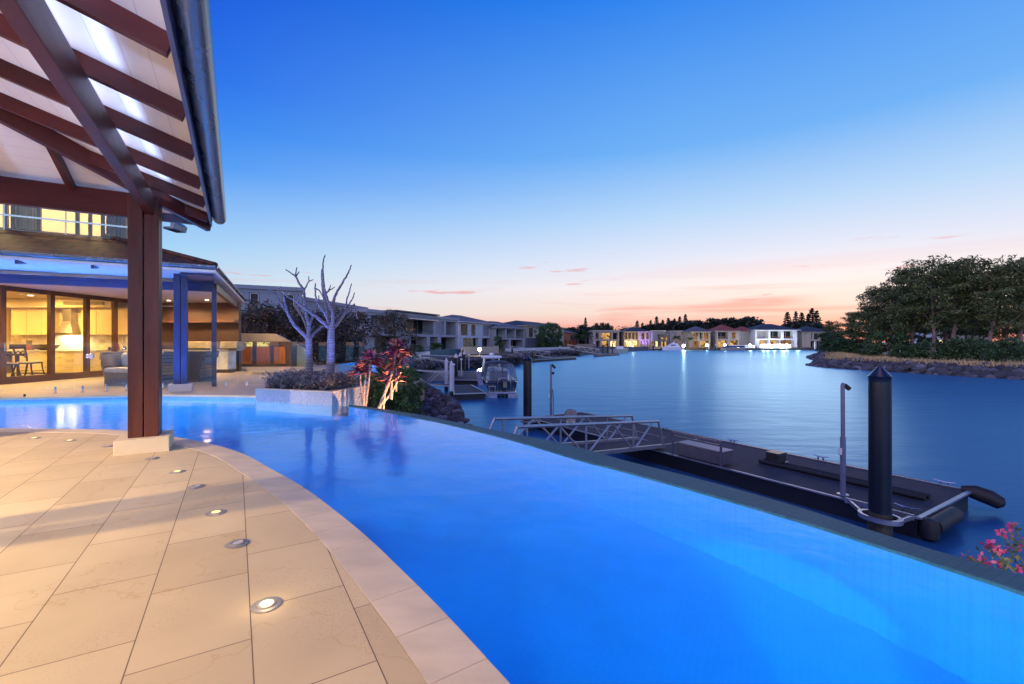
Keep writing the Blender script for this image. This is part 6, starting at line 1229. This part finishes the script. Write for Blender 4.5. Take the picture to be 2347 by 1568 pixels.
for x, yt, m_, lb in ((1477,789,m_black,'dark pile before the purple-lit bay'),(1497,788,m_black,'dark pile before the modern grey house'),(1571,784,m_black,'tall dark pile beside the yacht floodlight'),(1625,786,m_pilew,'white-capped pile before the grey-roofed lit house'),(1640,788,m_black,'dark pile at the left end of the long jetty'),(1667,786,m_black,'dark pile before the terracotta villa'),(1733,787,m_black,'dark pile at the right end of the long jetty'),(1868,782,m_pilew,'pale pile at the far right before the charcoal-roofed house')):
    c = at(x,172); pile(c, .26, zz(yt,172), .5, m_, m_pilew, lb, n=10)

# ------------------------------------------------------------------ trees
def branchtree(name, label, base, H, crown_z, R_, n_cl, leafn, lsz, lm, bark, seed, tr=.22, grp=None, sq=.55, limbs=9, cat='tree', umbrella=False, lean=0.0):
    rn = random.Random(seed); th = thing(name, label, cat, (0,0,0), grp)
    mb = MB(); tp = [Vector((0,0,-.3))]; n = 7
    for i in range(1, n+1): tp.append(Vector((rn.gauss(0,.12)+lean*i/n, rn.gauss(0,.12), H*.9*i/n)))
    mb.tube(dense(tp, 2), [tr*(1-.8*i/(2*n)) for i in range(2*n+1)], 8); mb.build('trunk', bark, th, smooth=True)
    mb = MB(); cl = MB(); cents = []
    for i in range(n_cl):
        a = rn.uniform(0, 6.283); k = rn.random(); z = crown_z+(H-crown_z)*k
        rr = R_*math.sqrt(max(0,1-((k-.35)/.75)**2))*rn.uniform(.25,1.0) if not umbrella else R_*rn.uniform(.1,1)*(1-.35*k)
        cents.append(Vector((math.cos(a)*rr+lean*z/H, math.sin(a)*rr, z)))
    for i, c in enumerate(cents):
        if i < limbs*2 and i % 2 == 0:
            z = max(crown_z*.55, c.z-rn.uniform(.8,2.2)); f = min(.98, z/(H*.9)); j = min(n-1, int(f*n)); p0 = tp[j].lerp(tp[j+1], f*n-j)
            mid = p0.lerp(c, .5)+Vector((0,0,rn.uniform(-.3,.4))); mb.tube(dense([p0, mid, c], 3), [tr*.35*(1-.75*q/6) for q in range(7)], 5)
        rad = R_*rn.uniform(.20,.34); cl.clump(c, rad, leafn, lsz, rn, .3 if 'pine' in name else .6, sq, .45)
    mb.build('branches', bark, th, smooth=True)
    cl.build('crown', lm, th, fix=False); return th
# big pines on the peninsula
protos = [branchtree('pine_tree', 'tall pine', (0,0), 13.5, 4.2, 4.5, 80, 95, .50, m_pineleaf, m_bark, 41, .26, 'pine trees on the wooded peninsula', .5, 14),
          branchtree('pine_tree', 'pine', (0,0), 12, 3.0, 4.3, 78, 95, .50, m_pineleaf, m_bark, 42, .24, 'pine trees on the wooded peninsula', .55, 14),
          branchtree('pine_tree', 'pine', (0,0), 12.5, 5.6, 4.3, 62, 95, .48, m_pineleaf, m_bark, 43, .27, 'pine trees on the wooded peninsula', .45, 16, umbrella=True)]
plist = [ # x, ytop, Y, proto, label
 (1908,738,92,1,'lowest dark pine at the left tip of the wooded peninsula'), (1953,718,86,2,'spreading pine with open crown near the left end of the grove'), (1990,703,78,1,'broad pine where the grove starts to climb'),
 (2018,668,74,1,'pine on the left shoulder of the grove'), (2052,640,70,0,'tall pine left of the grove summit'), (2092,622,66,1,'bushy pine just left of the tallest crown'), (2138,600,62,0,'tallest pine crown in the middle of the grove'),
 (2188,598,60,2,'tall pine with bare forked trunk in the middle of the grove'), (2165,630,72,1,'dark pine filling in behind the tallest crown'), (2232,640,74,1,'lower pine behind the gap in the grove'), (2272,612,56,2,'pine with long bare pinkish trunk right of the gap'),
 (2305,624,62,0,'pine behind the long bare trunk'), (2345,592,55,0,'pine at the right edge of the picture'), (2390,600,60,1,'pine just outside the right edge'), (2075,672,80,1,'dark pine low behind the left shoulder'), (2120,660,78,2,'open pine behind the grove'), (2330,680,72,1,'low dark pine near the right edge behind the bare trunk'), (2215,690,80,1,'small pine seen through the grove gap')]
used = set(); rn = random.Random(77)
for x, yt, Y, k, lb in plist:
    H = zz(yt,Y)+1.1; pr = protos[k]; base = (13.5,12,12.5)[k]; s_ = H/base; p = at(x,Y)
    if k in used: o = dup(pr, (p[0],p[1],-1.1), rn.uniform(0,6.28), (s_*rn.uniform(.9,1.1),)*2+(s_,), lb)
    else: o = pr; used.add(k); o.location = (p[0],p[1],-1.1); o.scale = (s_,s_,s_); o['label'] = lb
# undergrowth as separate shrubs, and a distant lit house seen through the trunks
shrub = branchtree('shrub', 'shrub', (0,0), 2.6, .3, 2.2, 26, 60, .34, m_leaf, m_bark, 51, .06, 'dark shrubs under the peninsula pines', .7, 4, cat='shrub')
sl_ = [(1935,88,1.1,'dark shrub under the leftmost pine'),(1965,78,1.2,'shrub under the spreading pine'),(2000,70,1.1,'rounded shrub at the foot of the left shoulder pines'),(2035,66,1.3,'shrub in the shade left of the grove centre'),(2070,62,1.0,'low shrub left of the grove centre'),(2105,60,1.1,'shrub below the bushy pine'),(2140,58,1.0,'shrub at the foot of the tallest pine'),(2180,56,1.2,'shrub beside the forked bare trunk'),(2215,55,1.0,'shrub below the grove gap'),(2250,53,1.1,'shrub left of the long bare trunk'),(2290,50,.9,'green shrub right of the long bare trunk'),(2320,47,1.1,'bright green shrub near the right edge'),(2350,45,1.2,'green shrub at the right edge of the picture'),(1915,96,1.2,'green shrub at the left tip of the peninsula'),(2125,72,1.5,'tall dark shrub behind the grove centre'),(2200,70,1.5,'tall dark shrub behind the grove gap'),(2060,76,1.6,'tall dark shrub behind the left shoulder'),(2270,66,1.4,'tall shrub behind the long bare trunk')]
for i, (x, Y, s_, lb) in enumerate(sl_):
    p = at(x,Y); s_ *= (.62,.85,.55,1.0,.7)[i % 5]
    if i == 0: shrub.location = (*p,-1.1); shrub.scale = (s_,)*3; shrub['label'] = lb
    else: dup(shrub, (*p,-1.1), rn.uniform(0,6), s_, lb)
house('white lit house glimpsed through the pine trunks', at(2150,120), at(2192,120), -.9, [(3.2,[(.05,.45,'bright'),(.55,.95,'lit')]),(3.0,[(.1,.9,'curtain')])], 8, 'hip', m_hwh, rec=.6, rh=1.6)
house('pale house half hidden behind the right-hand pines', at(2215,115), at(2270,115), -.9, [(3.2,[(.1,.5,'dark')]),(3.0,[(.1,.3,'dark'),(.5,.9,'dark')])], 8, 'hip', m_hbl, rec=.6, rh=1.6)
# Norfolk pines on the skyline
def norfolk(seed):
    rn = random.Random(seed); th = thing('norfolk_pine', 'tall conical pine on the skyline', 'tree', (0,0,0), 'conical pines on the skyline'); mb = MB(); mb.tube([(0,0,-.3),(0,0,1)], [.02,.004], 6); mb.v = [(v[0],v[1],v[2]) for v in mb.v]
    mb.build('trunk', m_dkbark, th); cl = MB()
    for t in range(17):
        z = .16+.82*t/16; rr = .19*(1-z)**.75*rn.uniform(.75,1.15)+.012; m = 7
        for j in range(m):
            a = 6.283*(j+rn.random()*.6)/m
            for q in range(7):
                f = (q+1)/7; r_ = rr*f; cl.leaf((math.cos(a)*r_, math.sin(a)*r_, z+.03*f*rn.random()+.012*f), .05, rn, asp=.8)
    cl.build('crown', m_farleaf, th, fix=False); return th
nf = norfolk(61)
nl = [(1342,730,200,'slim conical pine standing apart at the left of the far shore'),(1460.5,737,215,'conical pine above the left roof of the arched villa'),(1472.5,741.5,215,'shorter conical pine above the arched villa'),(1491.5,736,220,'conical pine above the purple-lit bay'),(1505,727.4,225,'tall thin conical pine above the modern grey house'),(1519,735,220,'conical pine right of the tall thin one'),(1531.6,731,230,'distant very slim conical pine tip'),(1546,732,220,'conical pine above the set-back house'),(1558,727.4,222,'conical pine second from right in the middle row'),(1571,722.5,222,'tallest conical pine of the middle row, above the yacht lamp'),(1804.7,717.8,215,'broad conical pine above the right end of the white villa'),(1824,716,215,'conical pine with slim tip right of the white villa'),(1837.7,718.7,220,'conical pine third in the right-hand row'),(1852.6,721,220,'shorter conical pine in the right-hand row'),(1861,709,222,'tallest conical pine of the right-hand row'),(1872,714.8,222,'last conical pine on the right before the peninsula')]
for i, (x, yt, Y, lb) in enumerate(nl):
    H = zz(yt,Y)+1.2; p = at(x,Y)
    if i == 0: nf.location = (*p,-1.2); nf.scale = (H*.85,H*.85,H); nf['label'] = lb
    else: dup(nf, (*p,-1.2), rn.uniform(0,6), (H*rn.uniform(1.0,1.35),)*2+(H,), lb)
# broad dark trees behind the far houses
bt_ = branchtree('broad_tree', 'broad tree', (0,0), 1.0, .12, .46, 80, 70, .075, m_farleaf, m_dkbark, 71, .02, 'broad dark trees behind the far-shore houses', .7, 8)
bl = [(1345,752,205,'broad tree'),(1322,757,200,'broad tree'),(1363,753,230,''),(1372,748,230,''),(1385,747,230,''),(1396,748,230,''),(1425,764,215,''),(1443,760,212,''),(1484,752,215,''),(1500,750,212,''),(1522,748,212,''),(1538,744,208,''),(1555,742,208,''),(1572,742,208,''),(1590,747,210,''),(1606,742,212,''),(1624,738,212,''),(1640,745,212,''),(1655,746,214,''),(1668,738,212,''),(1684,736,210,''),(1700,734,208,''),(1716,735,208,''),(1728,742,206,''),(1745,758,210,''),(1770,760,214,''),(1795,755,214,''),(1812,745,214,''),(1830,744,214,''),(1850,742,214,''),(1866,744,214,''),(1885,752,214,''),(1308,760,195,''),(1300,764,215,'')]
desc = ['behind the far end of the left bank','rising beside the rust-red house','left of the flat-roofed far house','first of the small row above the flat-roofed house','second of the small row above the flat-roofed house','third of the small row above the flat-roofed house','between the flat-roofed house and the arched villa','just left of the arched villa roof','above the purple-lit bay','above the modern grey house','above the dark annex','above the set-back house','left of the yacht lamp','above the yacht floodlight','left above the grey hipped roof','above the grey hipped roof','tallest above the lit balconies','left of the terracotta roof','above the left end of the terracotta roof','above the terracotta roof','over the middle of the terracotta roof','left summit of the big round group','right summit of the big round group','right flank of the big round group','low behind the white villa roof, left','low behind the white villa roof, middle','low behind the white villa roof, right','under the broad conical pine','at the foot of the right-hand conical pines','between the right-hand conical pines','under the tallest right-hand conical pine','behind the charcoal-roofed house','behind the rust-red house','low beyond the cream house']
for i, ((x, yt, Y, _l), ds) in enumerate(zip(bl, desc)):
    yt -= 5; H = zz(yt,Y)+1.2; p = at(x,Y); lb = 'broad dark tree '+ds; W_ = H*rn.uniform(1.15,1.5) if H < 9 else H*rn.uniform(1.0,1.25)
    if i in (3,4,5): W_ = H*.5
    if i == 0: bt_.location = (*p,-1.2); bt_.scale = (W_,W_,H); bt_['label'] = lb
    else: dup(bt_, (*p,-1.2), rn.uniform(0,6), (W_,W_,H), lb)
# wooded mass farther behind closes the skyline
mb = MB(); rn = random.Random(81)
for x in range(1290, 1930, 5):
    Y = rn.uniform(235,250); yt = 753+6*math.sin(x*.02)+rn.uniform(-3,3)
    if 1480 < x < 1760: yt -= 9
    if 1590 < x < 1740: yt -= 6
    if x > 1800: yt -= 8
    p = at(x,Y); h = zz(yt,Y)+1
    for k in range(5): mb.clump((p[0]+rn.uniform(-1,1), p[1], -1+h*(.15+.75*rn.random())), 2.2, 34, .7, rn, .7, .8)
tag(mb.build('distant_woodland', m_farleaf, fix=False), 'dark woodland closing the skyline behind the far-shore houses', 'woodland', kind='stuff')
# near trees on the left bank: magnolias, bushes, palms
mag = branchtree('magnolia_tree', 'large dark magnolia with bronze leaves left of the bare trees', (0,0), 4.9, .5, 2.0, 80, 90, .17, m_magleaf, m_dkbark, 91, .12, 'bronze-leaved magnolia trees along the boundary', .85, 16)
p = at(622,24); mag.location = (*p,-.8); mag.scale = (1,1,.80)
for x, Y, s_, sz, lb in ((745,25.5,.95,.74,'magnolia behind the two bare trees'), (806,28,.85,.76,'magnolia thinning toward the right of the bare trees'), (680,28,.9,.72,'magnolia between the neighbour parapet and left bare tree'), (590,23,.55,.74,'slimmer magnolia close to the verandah roof end')):
    dup(mag, (*at(x,Y),-.8), rn.uniform(0,6), (s_,s_,sz), lb)
rt = dup(mag, (*at(903,44),-.6), 1.2, (1.0,1.0,.93), 'rounded garden tree before the white balcony house')
hd_ = MB(); rn = random.Random(92)
for x in range(700, 960, 6):
    p = at(x,36+rn.uniform(-1,1)); hd_.clump((p[0], p[1], rn.uniform(-.4,.5)), .6, 60, .16, rn)
tag(hd_.build('hedge', m_leaf, fix=False), 'long dark hedge below the neighbour houses', 'hedge', kind='stuff')
bush = branchtree('round_bush', 'clipped round bush in front of the twin hipped roofs', (0,0), 3.0, .2, 1.0, 50, 80, .16, leafmat('fresh_green_leaf', [(.02,.05,.015),(.04,.10,.025),(.06,.13,.035)]), m_dkbark, 93, .06, None, .9, 4, cat='bush'); bush.location = (*at(1142,84),-.6); bush.scale = (1.15,1.15,.92)
for x, Y, s_, lb in ((1258,118,1.9,'tall dark tree against the cream house wall'), (1240,116,1.7,'dark tree left of centre of the cream house'), (1275,122,1.9,'dark tree at the right corner of the cream house'), (1238,112,.7,'small green bush on the grey wall')):
    dup(bush, (*at(x,Y),-.6 if s_ > 1 else 1.6), rn.uniform(0,6), (s_*1.05,s_*1.05,s_*1.15), lb)['category'] = 'tree'
for x, y, s_, lb in ((-3.3,12.1,.42,'low dark shrub behind the cordyline stems'), (-2.75,12.6,.34,'low dark shrub at the corner of the timber deck'), (-2.6,11.0,.38,'dark shrub on the bank just beyond the weir'), (-3.4,11.0,.36,'dark shrub between the planter and the timber deck')):
    dup(bush, (x,y,-.62), rn.uniform(0,6), s_, lb)
for x, Y, s_, lb in ((1897,92,1.3,'bushy low tree at the left tip of the peninsula'), (1918,86,1.2,'bushy low tree second from the left tip of the peninsula'), (1948,80,1.4,'bushy low tree below the spreading pine')):
    dup(bush, (*at(x,Y),-1.0), rn.uniform(0,6), (s_*1.5,s_*1.5,s_), lb)['category'] = 'tree'
sc_b = rocks('bank_scrub', [(-.3,62.8), (4,83.7), (15,105)], 260, .5, -1.9, -.7, -1.2, 12, 'brown rocks and scrub along the left waterline')
def palm(label, base, H, L_, seed, grp='palms on the left bank'):
    rn = random.Random(seed); th = thing('palm_tree', label, 'palm', base, grp); b = Vector(base); mb = MB(); mb.tube([b, b+Vector((0,0,H*.5)), b+Vector((.05,0,H))], [.16,.12,.10], 8); mb.build('trunk', m_bark, th, smooth=True); mb = MB()
    for i in range(26):
        a = 6.283*i/26+rn.random()*.3; e = rn.uniform(-.3,1.2); d = Vector((math.cos(a)*math.cos(e), math.sin(a)*math.cos(e), math.sin(e))); p0 = b+Vector((.05,0,H)); sd = d.cross(Vector((0,0,1))).normalized()
        for k in range(14):
            t = (k+1)/14; p = p0+d*L_*t+Vector((0,0,-L_*.55*t*t)); l = L_*.28*math.sin(math.pi*(.1+.85*t))
            for s_ in (-1, 1): q = p+sd*s_*l+Vector((0,0,-l*.5)); mb.add([p, p+d*L_*.07, q], [(0,1,2)])
    mb.build('fronds', m_leaf, th, fix=False)
palm('cycad palm below the glass balcony', (*at(948,58),-.6), .9, 1.7, 1); palm('second cycad palm below the white balcony house', (*at(998,66),-.6), 1.0, 1.7, 2); palm('date palm crown rising behind the hipped roofs', (*at(1153,150),-.6), 6.6, 2.6, 3); palm('date palm crown behind the cream house', (*at(1292,190),-.6), 6.8, 2.6, 4)
palm('feather palm beside the sandstone ramp', (*at(1343,160),-.9), 4.6, 3.4, 5); palm('shorter feather palm left of the sandstone ramp', (*at(1325,158),-.9), 3.6, 3.0, 6); palm('small palm in front of the set-back far house', (*at(1551,182),-1), 4.0, 2.2, 7); palm('lit palm left of the grey-roofed far house', (*at(1582,178),-1), 3.2, 2.0, 8)
cy = dup(nf, (*at(1442-21,186),-1), 0, (2.4,2.4,7.4), 'narrow dark cypress between the flat-roofed and arched houses'); cy['category'] = 'tree'
